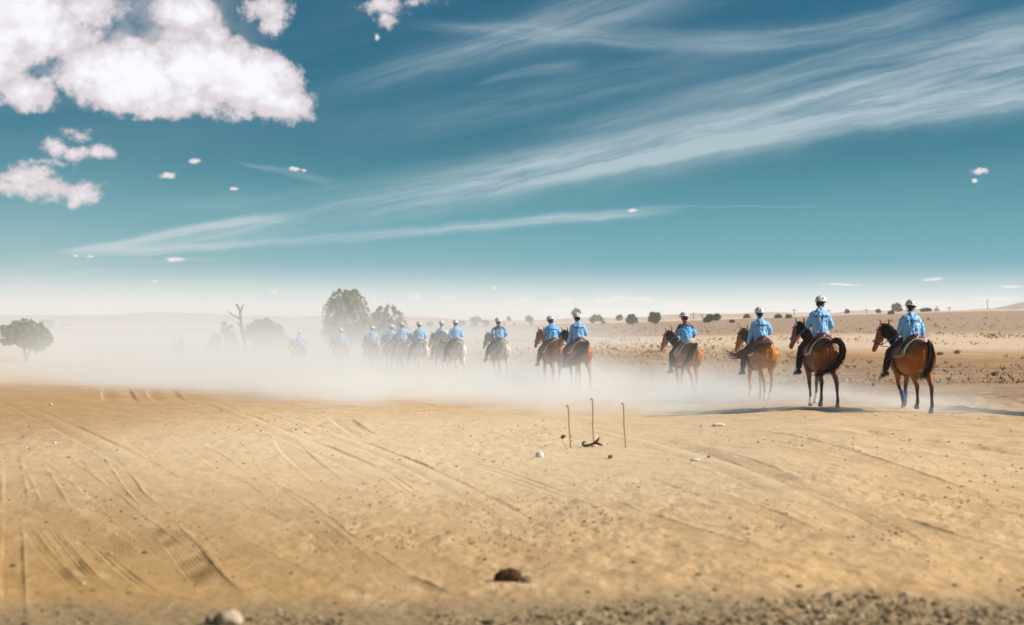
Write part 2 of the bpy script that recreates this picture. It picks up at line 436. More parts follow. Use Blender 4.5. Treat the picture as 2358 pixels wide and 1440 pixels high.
def build_ground():
    fine_a = np.linspace(R(-23.5), R(23.5), 1000)
    mid = np.concatenate([np.linspace(R(-60), R(-23.5), 60, endpoint=False)])
    coarse = np.linspace(R(-180), R(-60), 24, endpoint=False)
    A = np.concatenate([coarse, mid, fine_a, -mid[::-1], -coarse[::-1][:-1]])
    # rings even in picture rows from 8.5 m to 60 m, then ever wider
    inv = np.linspace(1/8.8, 1/150, 620); rr = 1/inv
    far = np.exp(np.linspace(math.log(150), math.log(3000), 90))[1:]
    Rr = np.concatenate([[0.6, 2, 3.5, 5, 6.5, 7.6, 8.3], rr, far])
    na, nr = len(A), len(Rr)
    aa, r2 = np.meshgrid(A, Rr)
    r2 = np.where(np.abs(aa) < 1.0, r2/np.cos(np.minimum(np.abs(aa), 1.0)), r2/np.cos(1.0))
    r2 = np.minimum(r2, 3050)
    x = (r2*np.sin(aa)).ravel(); y = (r2*np.cos(aa)).ravel()
    z = base_z(x, y)
    m = (np.hypot(x, y) < 400) & (y > 4)
    xx, yy = x[m], y[m]
    z[m] += relief(xx, yy)*np.clip((400-np.hypot(xx, yy))/100, 0, 1)
    v = np.stack([x, y, z], 1)
    v = np.vstack([v, [[0, 0, 0]]])
    i = np.arange(nr-1)[:, None]*na; j = np.arange(na)[None]; jn = (j+1) % na
    q = np.stack([i+j, i+jn, i+na+jn, i+na+j], -1).reshape(-1, 4)[:, ::-1]
    jj = np.arange(na); tri = np.stack([np.full(na, nr*na), jj, (jj+1) % na], 1)[:, ::-1]
    me = bpy.data.meshes.new('ground')
    nl = q.size+tri.size
    me.vertices.add(len(v)); me.vertices.foreach_set('co', v.astype(np.float32).ravel())
    me.loops.add(nl); me.loops.foreach_set('vertex_index', np.concatenate([q.ravel(), tri.ravel()]).astype(np.int32))
    me.polygons.add(len(q)+len(tri))
    st = np.concatenate([np.arange(len(q))*4, q.size+np.arange(len(tri))*3]).astype(np.int32)
    me.polygons.foreach_set('loop_start', st)
    me.update(calc_edges=True); me.validate()
    return me
def ground_material():
    m = bpy.data.materials.new('sand'); m.use_nodes = True; t = m.node_tree; E.tree = t
    b = t.nodes['Principled BSDF']; b.inputs['Roughness'].default_value = 0.95; b.inputs['Specular IOR Level'].default_value = 0.1
    geo = t.nodes.new('ShaderNodeNewGeometry'); p = E(geo.outputs['Position']); x, y, z = esep(p)
    big = enoise(p, 0.16, 5, 0.55); mid = enoise(p, 1.3, 6, 0.6); small = enoise(p, 14, 6, 0.65); fine = enoise(p, 90, 3, 0.6)
    st = enoise(evec(x*0.9+y*0.35, y*0.5-x*0.3, 0), 3.0, 6, 0.65)
    warm = (0.62, 0.390, 0.180); pale = (0.64, 0.455, 0.27); brown = (0.34, 0.195, 0.095)
    c = emix(esm(big, 0.35, 0.65), warm, pale)
    c = emix(esm(mid, 0.45, 0.75)*0.45, c, brown)
    c = emix(esm(st, 0.40, 0.7)*0.35, c, (0.32, 0.185, 0.085))
    # the trodden field right of the track and the plain beyond it
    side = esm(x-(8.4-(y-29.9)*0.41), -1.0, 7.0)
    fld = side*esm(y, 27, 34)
    tone = emix(esm(big+mid*0.3, 0.45, 0.8), (0.24, 0.145, 0.088), (0.36, 0.230, 0.145))
    c = emix(fld*0.85, c, tone)
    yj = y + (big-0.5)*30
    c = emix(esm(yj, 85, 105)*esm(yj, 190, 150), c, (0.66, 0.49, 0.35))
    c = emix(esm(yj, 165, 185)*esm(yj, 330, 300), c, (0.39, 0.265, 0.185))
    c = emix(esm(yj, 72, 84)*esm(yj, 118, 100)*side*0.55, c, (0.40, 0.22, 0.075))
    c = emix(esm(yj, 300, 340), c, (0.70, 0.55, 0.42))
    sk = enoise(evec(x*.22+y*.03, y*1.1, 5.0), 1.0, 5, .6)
    c = emix(fld*esm(sk, .50, .62)*esm(y, 110, 60)*.75, c, (.115, .066, .038))  # dark streaks: churned soil, with shadows of riders outside the frame painted in
    nr = esm(y, 24, 14)*esm(x, 3.0, -3.0)
    c = emix(nr*.75, c, (.41, .235, .082))
    mot = enoise(evec(x*1.4+y*.5, y*.55, 2.0), 2.2, 7, .7)
    c = emix(esm(mot, .48, .66)*.24, c, (.31, .180, .085)); c = emix(esm(mot, .47, .32)*.34, c, (.76, .57, .36))
    ex = (x+0.5)*(1/10.0); ey = (y-25)*(1/13.0)
    pl = esm(E.m('SQRT', ex*ex+ey*ey) + (big-.5)*.5, 1.15, .25)
    c = emix(pl*.6, c, (.76, .60, .41))
    # left: rougher, browner soil before the dust
    lf = esm(x, -4.0, -9.0)*esm(y, 20, 28)*esm(y, 60, 45)
    c = emix(lf*0.45, c, (0.34, 0.190, 0.088))
    # greyish gravelly verge near the camera
    gv = esm(y + (mid-0.5)*0.9 - x*0.05, 11.2, 10.3)
    c = emix(gv*0.8, c, emix(esm(small, 0.4, 0.6), (0.20, 0.145, 0.08), (0.34, 0.25, 0.145)))
    k = (small*0.5 + fine*0.3) + 0.60
    c = emix(1.0, c, E(_rgb(t, k)), 'MULTIPLY')
    dark = esm(enoise(p, 26, 4, 0.7), 0.60, 0.72)*esm(mid, 0.35, 0.6)
    c = emix(dark*0.45, c, (0.22, 0.12, 0.06))
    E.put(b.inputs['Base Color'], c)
    h = small*0.016 + fine*0.006 + mid*0.04
    bn = t.nodes.new('ShaderNodeBump'); bn.inputs['Strength'].default_value = 0.9; bn.inputs['Distance'].default_value = 1.0
    E.put(bn.inputs['Height'], h); t.links.new(bn.outputs[0], b.inputs['Normal'])
    return m
SAND = ground_material()
gme = build_ground()
ground = link('ground', gme, SAND)
tag(ground, 'dry tan desert sand with tyre tracks and ruts', kind='structure')

def build_dunes():
    prof = [(-1600,716),(-700,724),(-200,728),(150,727),(380,720),(560,724),(760,729),(950,733),(1200,738),(1400,732),(1560,725),(1680,722),(1740,717),(1782,713),(1830,716),(1880,722),(1960,716),(2050,718),(2120,711),(2200,712),(2280,707),(2320,698),(2358,692),(2600,684),(3600,690)]
    us = np.linspace(-1600, 3600, 330); ys = np.interp(us, [p[0] for p in prof], [p[1] for p in prof])
    D = np.linspace(750, 1250, 26); V_ = []
    for j, d in enumerate(D):
        s = (d-750)/500; env = math.sin(math.pi*min(1, s*1.0))**0.8 if 0 < s < 1 else 0
        for u, yy in zip(us, ys):
            top = EYE-(yy-HY)*1000/FPX
            n = float(fbm(np.array([u*0.011]), np.array([d*0.004]), 3, 60)[0])
            V_.append(((u-CX)/FPX*d, d, -3 + (top+3)*env*(0.80+0.42*n)))
    n = len(us); F_ = [(j*n+i, j*n+i+1, (j+1)*n+i+1, (j+1)*n+i) for j in range(len(D)-1) for i in range(n-1)]
    me = bpy.data.meshes.new('dunes'); me.from_pydata(V_, [], F_); return me
dm = mat('dune_sand', (0.50, 0.38, 0.29), 0.95, 0.15, 0.02, spec=0.05)
tag(link('dunes', build_dunes(), dm), 'low pale dunes on the horizon', kind='structure')

# ------------------------------------------------------------------ mesh building
class MB:
    def __init__(s): s.v = []; s.f = []; s.c = []; s.mi = []
    def add(s, V_, F_, c=None, mi=0):
        o = len(s.v); s.v += [tuple(p) for p in V_]; s.f += [tuple(i+o for i in f) for f in F_]
        s.mi += [mi]*len(F_)
        if c is not None: s.c += [c]*len(V_)
        return s
    def tube(s, pts, ra, rb=None, n=10, side=None, c=None, mi=0, sq=1.0):
        """a swept ellipse: ra across (along side), rb in the other direction; capped"""
        pts = [Vector(p) for p in pts]; m = len(pts)
        if not hasattr(ra, '__len__'): ra = [ra]*m
        rb = ra if rb is None else (rb if hasattr(rb, '__len__') else [rb]*m)
        V_, F_ = [], []; ref = Vector(side) if side is not None else None
        if ref is None:
            t0 = (pts[1]-pts[0]).normalized(); ref = t0.cross(Vector((0, 0, 1)))
            if ref.length < 0.1: ref = Vector((0, 1, 0))
            ref.normalize()
        for i, p in enumerate(pts):
            t = (pts[min(i+1, m-1)]-pts[max(i-1, 0)]).normalized()
            a = (ref - t*ref.dot(t)).normalized(); b = t.cross(a)
            if side is None: ref = a
            for k in range(n):
                w = 2*math.pi*k/n; cs_, sn = math.cos(w), math.sin(w)
                if sq != 1.0: cs_ = math.copysign(abs(cs_)**sq, cs_); sn = math.copysign(abs(sn)**sq, sn)
                V_.append(p + a*(ra[i]*cs_) + b*(rb[i]*sn))
        for i in range(m-1):
            for k in range(n):
                F_.append((i*n+k, i*n+(k+1) % n, (i+1)*n+(k+1) % n, (i+1)*n+k))
        F_.append(tuple(range(n))[::-1]); F_.append(tuple((m-1)*n+k for k in range(n)))
        return s.add(V_, F_, c, mi)
    def ball(s, ctr, r, nu=12, nv=8, rot=None, c=None, mi=0):
        V_, F_ = [], []; ctr = Vector(ctr)
        for j in range(nv+1):
            th = math.pi*j/nv
            for i in range(nu):
                ph = 2*math.pi*i/nu
                q = Vector((r[0]*math.sin(th)*math.cos(ph), r[1]*math.sin(th)*math.sin(ph), r[2]*math.cos(th)))
                if rot is not None: q = rot @ q
                V_.append(ctr+q)
        for j in range(nv):
            for i in range(nu): F_.append((j*nu+i, (j+1)*nu+i, (j+1)*nu+(i+1) % nu, j*nu+(i+1) % nu))
        return s.add(V_, F_, c, mi)
    def mesh(s, name):
        me = bpy.data.meshes.new(name); me.from_pydata(s.v, [], s.f)
        if len(s.c) == len(s.v) and s.c:
            at = me.color_attributes.new('tint', 'FLOAT_COLOR', 'POINT')
            at.data.foreach_set('color', [x for c in s.c for x in (c[0], c[1], c[2], 1.0)])
        if any(s.mi): me.polygons.foreach_set('material_index', s.mi)
        me.update(); return me
    def build(s, name, m, parent=None, smooth=True): return link(name, s.mesh(name), m, parent, smooth)
    def fused(s, name, voxel=0.02, smooth=4, fac=0.5):
        me = s.mesh(name+'_src'); o = bpy.data.objects.new('t', me); col.objects.link(o)
        r = o.modifiers.new('r', 'REMESH'); r.mode = 'VOXEL'; r.voxel_size = voxel; r.adaptivity = 0
        if smooth:
            sm = o.modifiers.new('s', 'SMOOTH'); sm.iterations = smooth; sm.factor = fac
        dg = bpy.context.evaluated_depsgraph_get()
        res = bpy.data.meshes.new_from_object(o.evaluated_get(dg)); res.name = name
        bpy.data.objects.remove(o); bpy.data.meshes.remove(me)
        return res
def set_tint(me, cols):
    at = me.color_attributes.new('tint', 'FLOAT_COLOR', 'POINT')
    a = np.ones((len(me.vertices), 4), np.float32); a[:, :3] = cols; at.data.foreach_set('color', a.ravel())
def coords(me):
    a = np.empty(len(me.vertices)*3, np.float32); me.vertices.foreach_get('co', a); return a.reshape(-1, 3)
def setco(me, a): me.vertices.foreach_set('co', a.astype(np.float32).ravel()); me.update()
def mixc(a, b, t): t = np.asarray(t)[:, None]; return np.array(a)*(1-t)+np.array(b)*t

# ------------------------------------------------------------------ horses
TORSO = [(-.815,1.21,.07,.11),(-.77,1.21,.15,.20),(-.68,1.215,.205,.270),(-.55,1.21,.250,.315),(-.38,1.185,.262,.335),(-.15,1.14,.262,.330),(.10,1.115,.268,.335),(.33,1.115,.250,.350),(.50,1.15,.235,.375),(.66,1.165,.20,.31),(.79,1.15,.145,.22),(.86,1.14,.07,.11)]
def sec(x):
    xs = [t[0] for t in TORSO]; return [float(np.interp(x, xs, [t[k] for t in TORSO])) for k in (1, 2, 3)]
def surf(x, ang, off=0.0):
    """point on the barrel at station x, ang from the top (radians, + is the horse's left)"""
    zc, w, h = sec(x)
    return Vector((x, (w+off)*math.sin(ang), zc+(h+off)*math.cos(ang)))
def horse_body(P):
    b = MB()
    b.tube([(x, 0, z) for x, z, w, h in TORSO], [t[2] for t in TORSO], [t[3] for t in TORSO], n=20, side=(0, 1, 0))
    up = P.get('neck', 0.0)
    neck = [(.50,1.22,.17,.30),(.68,1.36,.125,.235),(.84,1.50+up*.3,.095,.185),(.99,1.62+up*.6,.080,.150),(1.11,1.70+up,.070,.125),(1.19,1.73+up,.062,.10)]
    yw = P.get('turn', 0.28)
    def T(x, y, z):   # bend of the neck to one side
        k = max(0.0, x-.5); return (x-k*k*abs(yw)*0.3, y+yw*k*k, z)
    b.tube([T(x, 0, z) for x, z, _, _ in neck], [q[2] for q in neck], [q[3] for q in neck], n=14, side=(0, 1, 0))
    hd = [(1.14,1.745,.06,.06),(1.20,1.72,.085,.105),(1.26,1.65,.092,.125),(1.31,1.56,.080,.125),(1.37,1.46,.062,.095),(1.43,1.36,.055,.072),(1.47,1.28,.055,.066),(1.49,1.235,.040,.040)]
    b.tube([T(x, 0, z+up) for x, z, _, _ in hd], [q[2] for q in hd], [q[3] for q in hd], n=14, side=(0, 1, 0))
    for s in (1, -1):
        b.tube([T(1.15, s*.060, 1.78+up), T(1.16, s*.085, 1.85+up), T(1.18, s*.098, 1.91+up), T(1.20, s*.100, 1.965+up)], [.034,.038,.028,.010], [.024,.024,.018,.008], n=8)
        b.ball(T(1.285, s*.088, 1.655+up), (.03,.018,.022), 8, 6)
    # hind quarters and legs
    for i, s in enumerate((1, -1)):
        dxx, lift, dyy = P['hind'][i]
        def q(x, y, z):
            k = max(0, (1.05-z)/1.05); fl = lift*max(0, (0.62-z)/0.62)
            return (x+dxx*k - (fl*0.9 if z < .5 else 0), s*(y+dyy*k), z+fl)
        b.tube([q(-.52,.10,1.34), q(-.55,.14,1.20), q(-.50,.155,1.04), q(-.46,.155,.92)], [.14,.165,.150,.115], [.18,.235,.225,.18], n=14, side=(0, 1, 0))
        b.tube([q(-.40,.16,1.08), q(-.44,.155,.92), q(-.51,.150,.78), q(-.59,.145,.67), q(-.645,.14,.585), q(-.66,.14,.54), q(-.650,.14,.46), q(-.645,.14,.32), q(-.645,.14,.215), q(-.64,.14,.17), q(-.615,.14,.125), q(-.590,.14,.085)],
               [.13,.115,.080,.054,.048,.047,.037,.031,.036,.042,.035,.040], [.19,.165,.115,.082,.070,.064,.048,.037,.042,.050,.040,.046], n=12, side=(0, 1, 0))
        b.tube([q(-.590,.14,.10), q(-.575,.14,.055), q(-.565,.14,.002)], [.042,.052,.060], [.046,.060,.070], n=12, side=(0, 1, 0))
        dxx, lift, dyy = P['fore'][i]
        def g(x, y, z):
            k = max(0, (1.0-z)/1.0); fl = lift*max(0, (0.60-z)/0.60)
            return (x+dxx*k + (lift*.5 if .4 < z < .75 else 0) - (fl*0.6 if z < .4 else 0), s*(y+dyy*k), z+fl)
        b.tube([g(.56,.11,1.28), g(.58,.135,1.10), g(.52,.14,.95), g(.50,.135,.84)], [.10,.115,.10,.078], [.16,.19,.155,.11], n=12, side=(0, 1, 0))
        b.tube([g(.50,.135,.95), g(.49,.13,.82), g(.49,.13,.68), g(.495,.13,.565), g(.50,.13,.515), g(.495,.13,.46), g(.49,.13,.33), g(.49,.13,.215), g(.495,.13,.17), g(.515,.13,.125), g(.535,.13,.085)],
               [.095,.080,.058,.045,.048,.038,.029,.033,.040,.034,.039], [.12,.10,.070,.052,.056,.044,.035,.040,.046,.039,.045], n=12, side=(0, 1, 0))
        b.tube([g(.535,.13,.10), g(.545,.13,.055), g(.555,.13,.002)], [.041,.051,.058], [.045,.057,.066], n=12, side=(0, 1, 0))
    # dock of the tail
    b.tube([(-.70,0,1.44), (-.80,0,1.43), (-.88,0,1.36), (-.90,0,1.22)], [.055,.045,.032,.020], n=8)
    me = b.fused('body', P.get('voxel', .02), 4, .5)
    a = coords(me); x, y, z = a.T.copy()
    k = np.clip((z-1.24)/.30, 0, 1)*np.clip((-x-.05)/.25, 0, 1); y = y*(1-.34*k)
    x = x+.075*np.exp(-(y/.045)**2)*np.clip((-x-.62)/.12, 0, 1)*np.clip((z-.80)/.15, 0, 1)*np.clip((1.38-z)/.1, 0, 1)
    fl = np.exp(-((x+.30)/.10)**2-((z-1.17)/.14)**2)*.030 + np.exp(-((x+.62)/.05)**2-((z-1.0)/.16)**2)*.018 + np.exp(-((x-.36)/.05)**2-((z-1.1)/.2)**2)*.018
    y = y-np.sign(y)*fl*(np.abs(y) > .12)
    a = np.stack([x, y, z], 1); setco(me, a)
    a = coords(me); c = np.array(P['coat'])[None]*np.ones((len(a), 1))
    n = np.array([mnoise.noise(Vector(p)*3.5) for p in a.tolist()])
    c = c*(1+0.18*n[:, None])
    x, y, z = a.T
    pt = np.array(P['points'])
    if P.get('dark_legs', True):
        t = np.clip((0.70+0.06*n-z)/0.22, 0, 1); c = mixc(c, pt, t)
    mz = np.clip((x-1.36)/0.10, 0, 1)*np.clip((z-.9)*4, 0, 1); c = mixc(c, np.array(P.get('muzzle', pt)), mz*0.8)
    spine = np.clip(1.25-np.abs(y)/0.16+.5*n, 0, 1)*np.clip((z-1.30)/.14, 0, 1)*np.clip((-x-.05)/.3, 0, 1)
    c = mixc(c, pt, spine*P.get('spine', .4))
    ears = np.clip((z-P.get('neck', 0.0)-1.88)/.06, 0, 1)*(x > 1.0); c = mixc(c, pt, ears)
    for (fx, sy, hgt) in P.get('socks', []):
        m = (x*fx > 0) & (y*sy > 0) & (z < hgt+.1)
        t = np.where(m, np.clip((hgt+.02*n-z)/.03, 0, 1), 0); c = mixc(c, (.75, .72, .66), t)
    c = mixc(c, (.07, .055, .04), np.where(z < .075, 1.0, 0.0)*np.ones(len(z)))
    eye = np.hypot(np.hypot(x-1.285, np.abs(y)-.10), z-1.655-up) < .032; c[eye] = (.01, .008, .008)
    if P.get('dapple', 0):
        d = np.array([mnoise.noise(Vector(p)*9) for p in a.tolist()]); c = c*(1-P['dapple']*np.clip(d+.2, 0, 1)[:, None])
    set_tint(me, c); return me, T
def strands(b, guide, n, spread, r, cols, jit=0.02, seg=9, flare=1.0):
    g = [Vector(p) for p in guide]
    def at(t):
        t = max(0, min(.9999, t))*(len(g)-1); i = int(t); fr = t-i
        p0, p1, p2, p3 = g[max(i-1, 0)], g[i], g[i+1], g[min(i+2, len(g)-1)]
        return 0.5*((2*p1)+(-p0+p2)*fr+(2*p0-5*p1+4*p2-p3)*fr*fr+(-p0+3*p1-3*p2+p3)*fr**3)
    for k in range(n):
        o = Vector((random.gauss(0, 1), random.gauss(0, 1), random.gauss(0, 1)))*0.5
        L = random.uniform(.78, 1.05); ph = random.uniform(0, 6)
        pts = []
        for j in range(seg):
            t = j/(seg-1)
            w = spread*(0.35+1.2*math.sin(min(1, t*1.1)*math.pi*.62)*flare)
            pts.append(at(t*min(L, 1.0)) + o*w + Vector((math.sin(ph+t*7), math.cos(ph+t*6), math.sin(ph*2+t*5)))*jit*t)
        rr = [r*(1.15-0.95*(j/(seg-1))**1.5) for j in range(seg)]
        b.tube(pts, rr, n=4, c=random.choice(cols))
def draped(b, x0, x1, a0, a1, off, thick, nx=14, na=22, shape=None, c=None, lift=None):
    """closed shell lying over the barrel: angles a0..a1 from the top"""
    top, bot = [], []
    for i in range(nx+1):
        for j in range(na+1):
            u = i/nx; w = j/na; x = x0+(x1-x0)*u; a = a0+(a1-a0)*w
            if shape: x, a = shape(x, a, u, w)
            e = off + (lift(x, a) if lift else 0)
            p = surf(x, a, e+thick); q = surf(x, a, e)
            top.append(p); bot.append(q)
    N_ = na+1; M_ = len(top); V_ = top+bot; F_ = []
    for i in range(nx):
        for j in range(na):
            k = i*N_+j
            F_.append((k, k+1, k+N_+1, k+N_)); F_.append((M_+k, M_+k+N_, M_+k+N_+1, M_+k+1))
    def wall(p, q): F_.append((p, q, M_+q, M_+p))
    for j in range(na): wall(j+1, j); wall(nx*N_+j, nx*N_+j+1)
    for i in range(nx): wall(i*N_, (i+1)*N_); wall((i+1)*N_+na, i*N_+na)
    b.add(V_, F_, c); return b
COAT = lambda: mat('horse_coat', None, 0.45, 0.12, 22, bump=.003, bscale=60, attr='tint', spec=.22)
HAIR = lambda: mat('horse_hair', None, 0.7, 0.2, 30, attr='tint', spec=.1)
LEATHER = lambda c=(.10,.030,.016), n='saddle_leather': mat(n, c, 0.38, 0.25, 12, bump=.002, bscale=90, spec=.5)
def strap_ring(b, pts, r, c): b.tube(pts+[pts[0]], r, n=5, c=c)
def make_horse(P, loc, rz):
    root = empty('horse', loc, rz); tag(root, P['label'], 'horse', 'horses ridden in line along the dusty track')
    root.scale = (P.get('size', 1.0),)*3
    body, T = horse_body(P); link('body', body, COAT(), root)
    up = P.get('neck', 0.0); n_ = P.get('detail', 1.0)
    # mane
    b = MB(); mc = P['mane']
    for k in range(int(46*n_)):
        t = k/(46*n_); x = .62+.53*t; zt = 1.60+.26*t+up*t*1.0 + (.015 if t < .8 else -.01)
        s = P.get('mane_side', 1)
        g = [T(x, 0, zt), T(x+.01, s*.06, zt-.01), T(x+.00, s*(.12-.03*t), zt-.10), T(x-.02, s*(.14-.03*t), zt-.22-random.random()*.06)]
        for _ in range(3):
            gg = [Vector(p)+Vector((random.gauss(0, .015), random.gauss(0, .008), random.gauss(0, .008))) for p in g]
            b.tube(gg, [.020,.022,.018,.004], n=4, c=random.choice(mc))
    for _ in range(12):   # forelock
        y = random.uniform(-.03, .03)
        b.tube([T(1.17, y, 1.82+up), T(1.25, y, 1.80+up), T(1.31, y*1.4, 1.70+up), T(1.36, y*1.5, 1.62+up)], [.012,.012,.01,.003], n=4, c=random.choice(mc))
    b.build('mane', HAIR(), root)
    b = MB(); strands(b, P['tail'], int(95*n_), P.get('tail_spread', .038), .0105/max(.6, n_), P['tailc'], jit=P.get('tail_jit', .025))
    b.build('tail', HAIR(), root)
    # saddle pad and saddle
    b = MB()
    def pshape(x, a, u, w):
        s = abs(2*w-1); rear = (1-u)**2
        return x + .10*(1-math.cos(s*1.3))*(1 if u < .5 else 0)*(1-u)*1.2 - .02*s, a
    pa = P.get('pad_angle', 1.55)
    draped(b, -.36, .42, -pa, pa, .006, .022, shape=pshape)
    o = b.build('saddle_pad', mat('pad_'+P['pad_name'], P['pad'], .9, .15, 20, bump=.004, bscale=120, spec=.1), root)
    tag(o, P.get('pad_label'))
    b = MB(); tr = P.get('pad2')
    if tr:
        draped(b, -.39, -.27, -pa*1.0, pa*1.0, .012, .022, nx=3, shape=pshape); b.build('pad_border', mat('pad_white', (.72,.70,.66), .9, .1, 20, spec=.1), root)
    if P.get('saddle', True):
        b = MB()
        def sshape(x, a, u, w): s = abs(2*w-1); return x*(1-.30*s*s)+.10*s*s, a
        def slift(x, a): return .010 + (.065*math.exp(-((x+.20)/.09)**2) + .06*math.exp(-((x-.24)/.07)**2))*max(0, math.cos(a*1.05))
        draped(b, -.27, .32, -1.42, 1.42, .028, .030, nx=20, na=26, shape=sshape, lift=slift)
        zt = sec(-.22)[0]+sec(-.22)[2]
        b.tube([(-.18,.15,zt+.02), (-.235,.11,zt+.065), (-.265,.04,zt+.095), (-.265,-.04,zt+.095), (-.235,-.11,zt+.065), (-.18,-.15,zt+.02)], [.035,.045,.05,.05,.045,.035], [.045,.06,.075,.075,.06,.045], n=8, side=(1, 0, 0))
        me = b.fused('saddle', .016, 4, .5)
        sd = link('saddle', me, LEATHER(P.get('leather', (.13,.035,.018)), 'saddle_leather_'+P.get('leather_name', 'brown')), root)
        c = MB(); c.ball((-.335,0,zt+.085), (.010,.020,.020), 10, 6); c.build('stud', mat('steel', (.7,.68,.62), .3, .05, metal=1.0), sd)
    # girth
    b = MB(); ring = [surf(.30, a, .012) for a in np.linspace(-math.pi, math.pi, 28, endpoint=False)]
    for i, p in enumerate(ring): ring[i] = p
    b.tube(ring+[ring[0]], .012, .045, n=6, side=None)
    b2 = MB(); draped(b2, .26, .35, 1.3, 2*math.pi-1.3, .006, .016, nx=2, na=24); b2.build('girth', mat('girth_web', (.012,.012,.014), .7, .2, 30, bump=.002), root)
    # bridle and reins
    bc = P.get('bridle', (.03,.018,.012)); bc2 = P.get('bridle2', bc); b = MB()
    def hp(x, z, w): return [Vector(T(x, w, z+up)), Vector(T(x, -w, z+up))]
    def hring(p0, p1, w, c):   # strap loop around the head in the plane through two profile points
        pts = []
        for k in range(14):
            a = 2*math.pi*k/14; m = (1+math.cos(a))/2
            pts.append(Vector(T(p0[0]*m+p1[0]*(1-m), w*math.sin(a), (p0[1]*m+p1[1]*(1-m))+up)))
        b.tube(pts+[pts[0]], .011, n=5, c=c)
    hring((1.475,1.48), (1.27,1.39), .076, bc); hring((1.25,1.86), (1.12,1.58), .098, bc2); hring((1.375,1.71), (1.13,1.74), .102, bc2)
    for s in (1, -1):
        b.tube([T(1.22, s*.098, 1.78+up), T(1.29, s*.098, 1.62+up), T(1.35, s*.088, 1.45+up), T(1.38, s*.075, 1.36+up)], .011, n=5, c=bc)
    b.build('bridle', mat('strap', None, .5, .15, 20, attr='tint', spec=.4), root)
    hands = P['hands']; b = MB(); rc = P.get('rein', (.03,.02,.015))
    for s, h in zip((1, -1), hands):
        m0 = Vector(T(1.38, s*.075, 1.36+up)); h = Vector(h); mid = (m0+h)/2+Vector((0, s*.10, -.10))
        b.tube([m0, m0*.6+mid*.4+Vector((0, s*.03, 0)), mid, mid*.4+h*.6, h], .009, n=5, c=rc)
    b.tube([Vector(hands[0]), (Vector(hands[0])+Vector(hands[1]))/2+Vector((-.02, 0, -.06)), Vector(hands[1])], .009, n=5, c=rc)
    b.build('reins', mat('strap', None), root)
    if P.get('collar'):
        b = MB(); c = P['collar']
        for s in (1, -1):
            b.tube([surf(.52, s*.35, .03), Vector((.60, s*.235, 1.30)), Vector((.72, s*.20, 1.18)), Vector((.84, s*.10, 1.05)), Vector((.87, 0, 1.03))], .018, n=6, c=c)
            b.tube([surf(.42, s*.9, .03), Vector((.52, s*.275, 1.22)), Vector((.66, s*.225, 1.12)), Vector((.80, s*.14, 1.06))], .014, n=6, c=c)
        b.build('breast_collar', mat('strap', None), root)
    for (fx, sy) in P.get('wraps', []):
        i = 0 if sy > 0 else 1; dxx, lift, dyy = P['fore' if fx > 0 else 'hind'][i]; x0 = .49 if fx > 0 else -.645; y0 = .13 if fx > 0 else .14
        def g(z):
            k = 1-z if fx > 0 else (1.05-z)/1.05
            fl = lift*max(0, (.6-z)/.6)
            return (x0+dxx*k-fl*(.6 if fx > 0 else .9), sy*(y0+dyy*k), z+fl)
        b = MB(); b.tube([g(.40), g(.36), g(.26), g(.17), g(.11)], [.044,.047,.045,.053,.050], [.050,.054,.050,.058,.055], n=12)
        o = b.build('leg_wrap', mat('wrap_blue', (.015,.055,.22), .8, .25, 30, bump=.002), root)
    return root

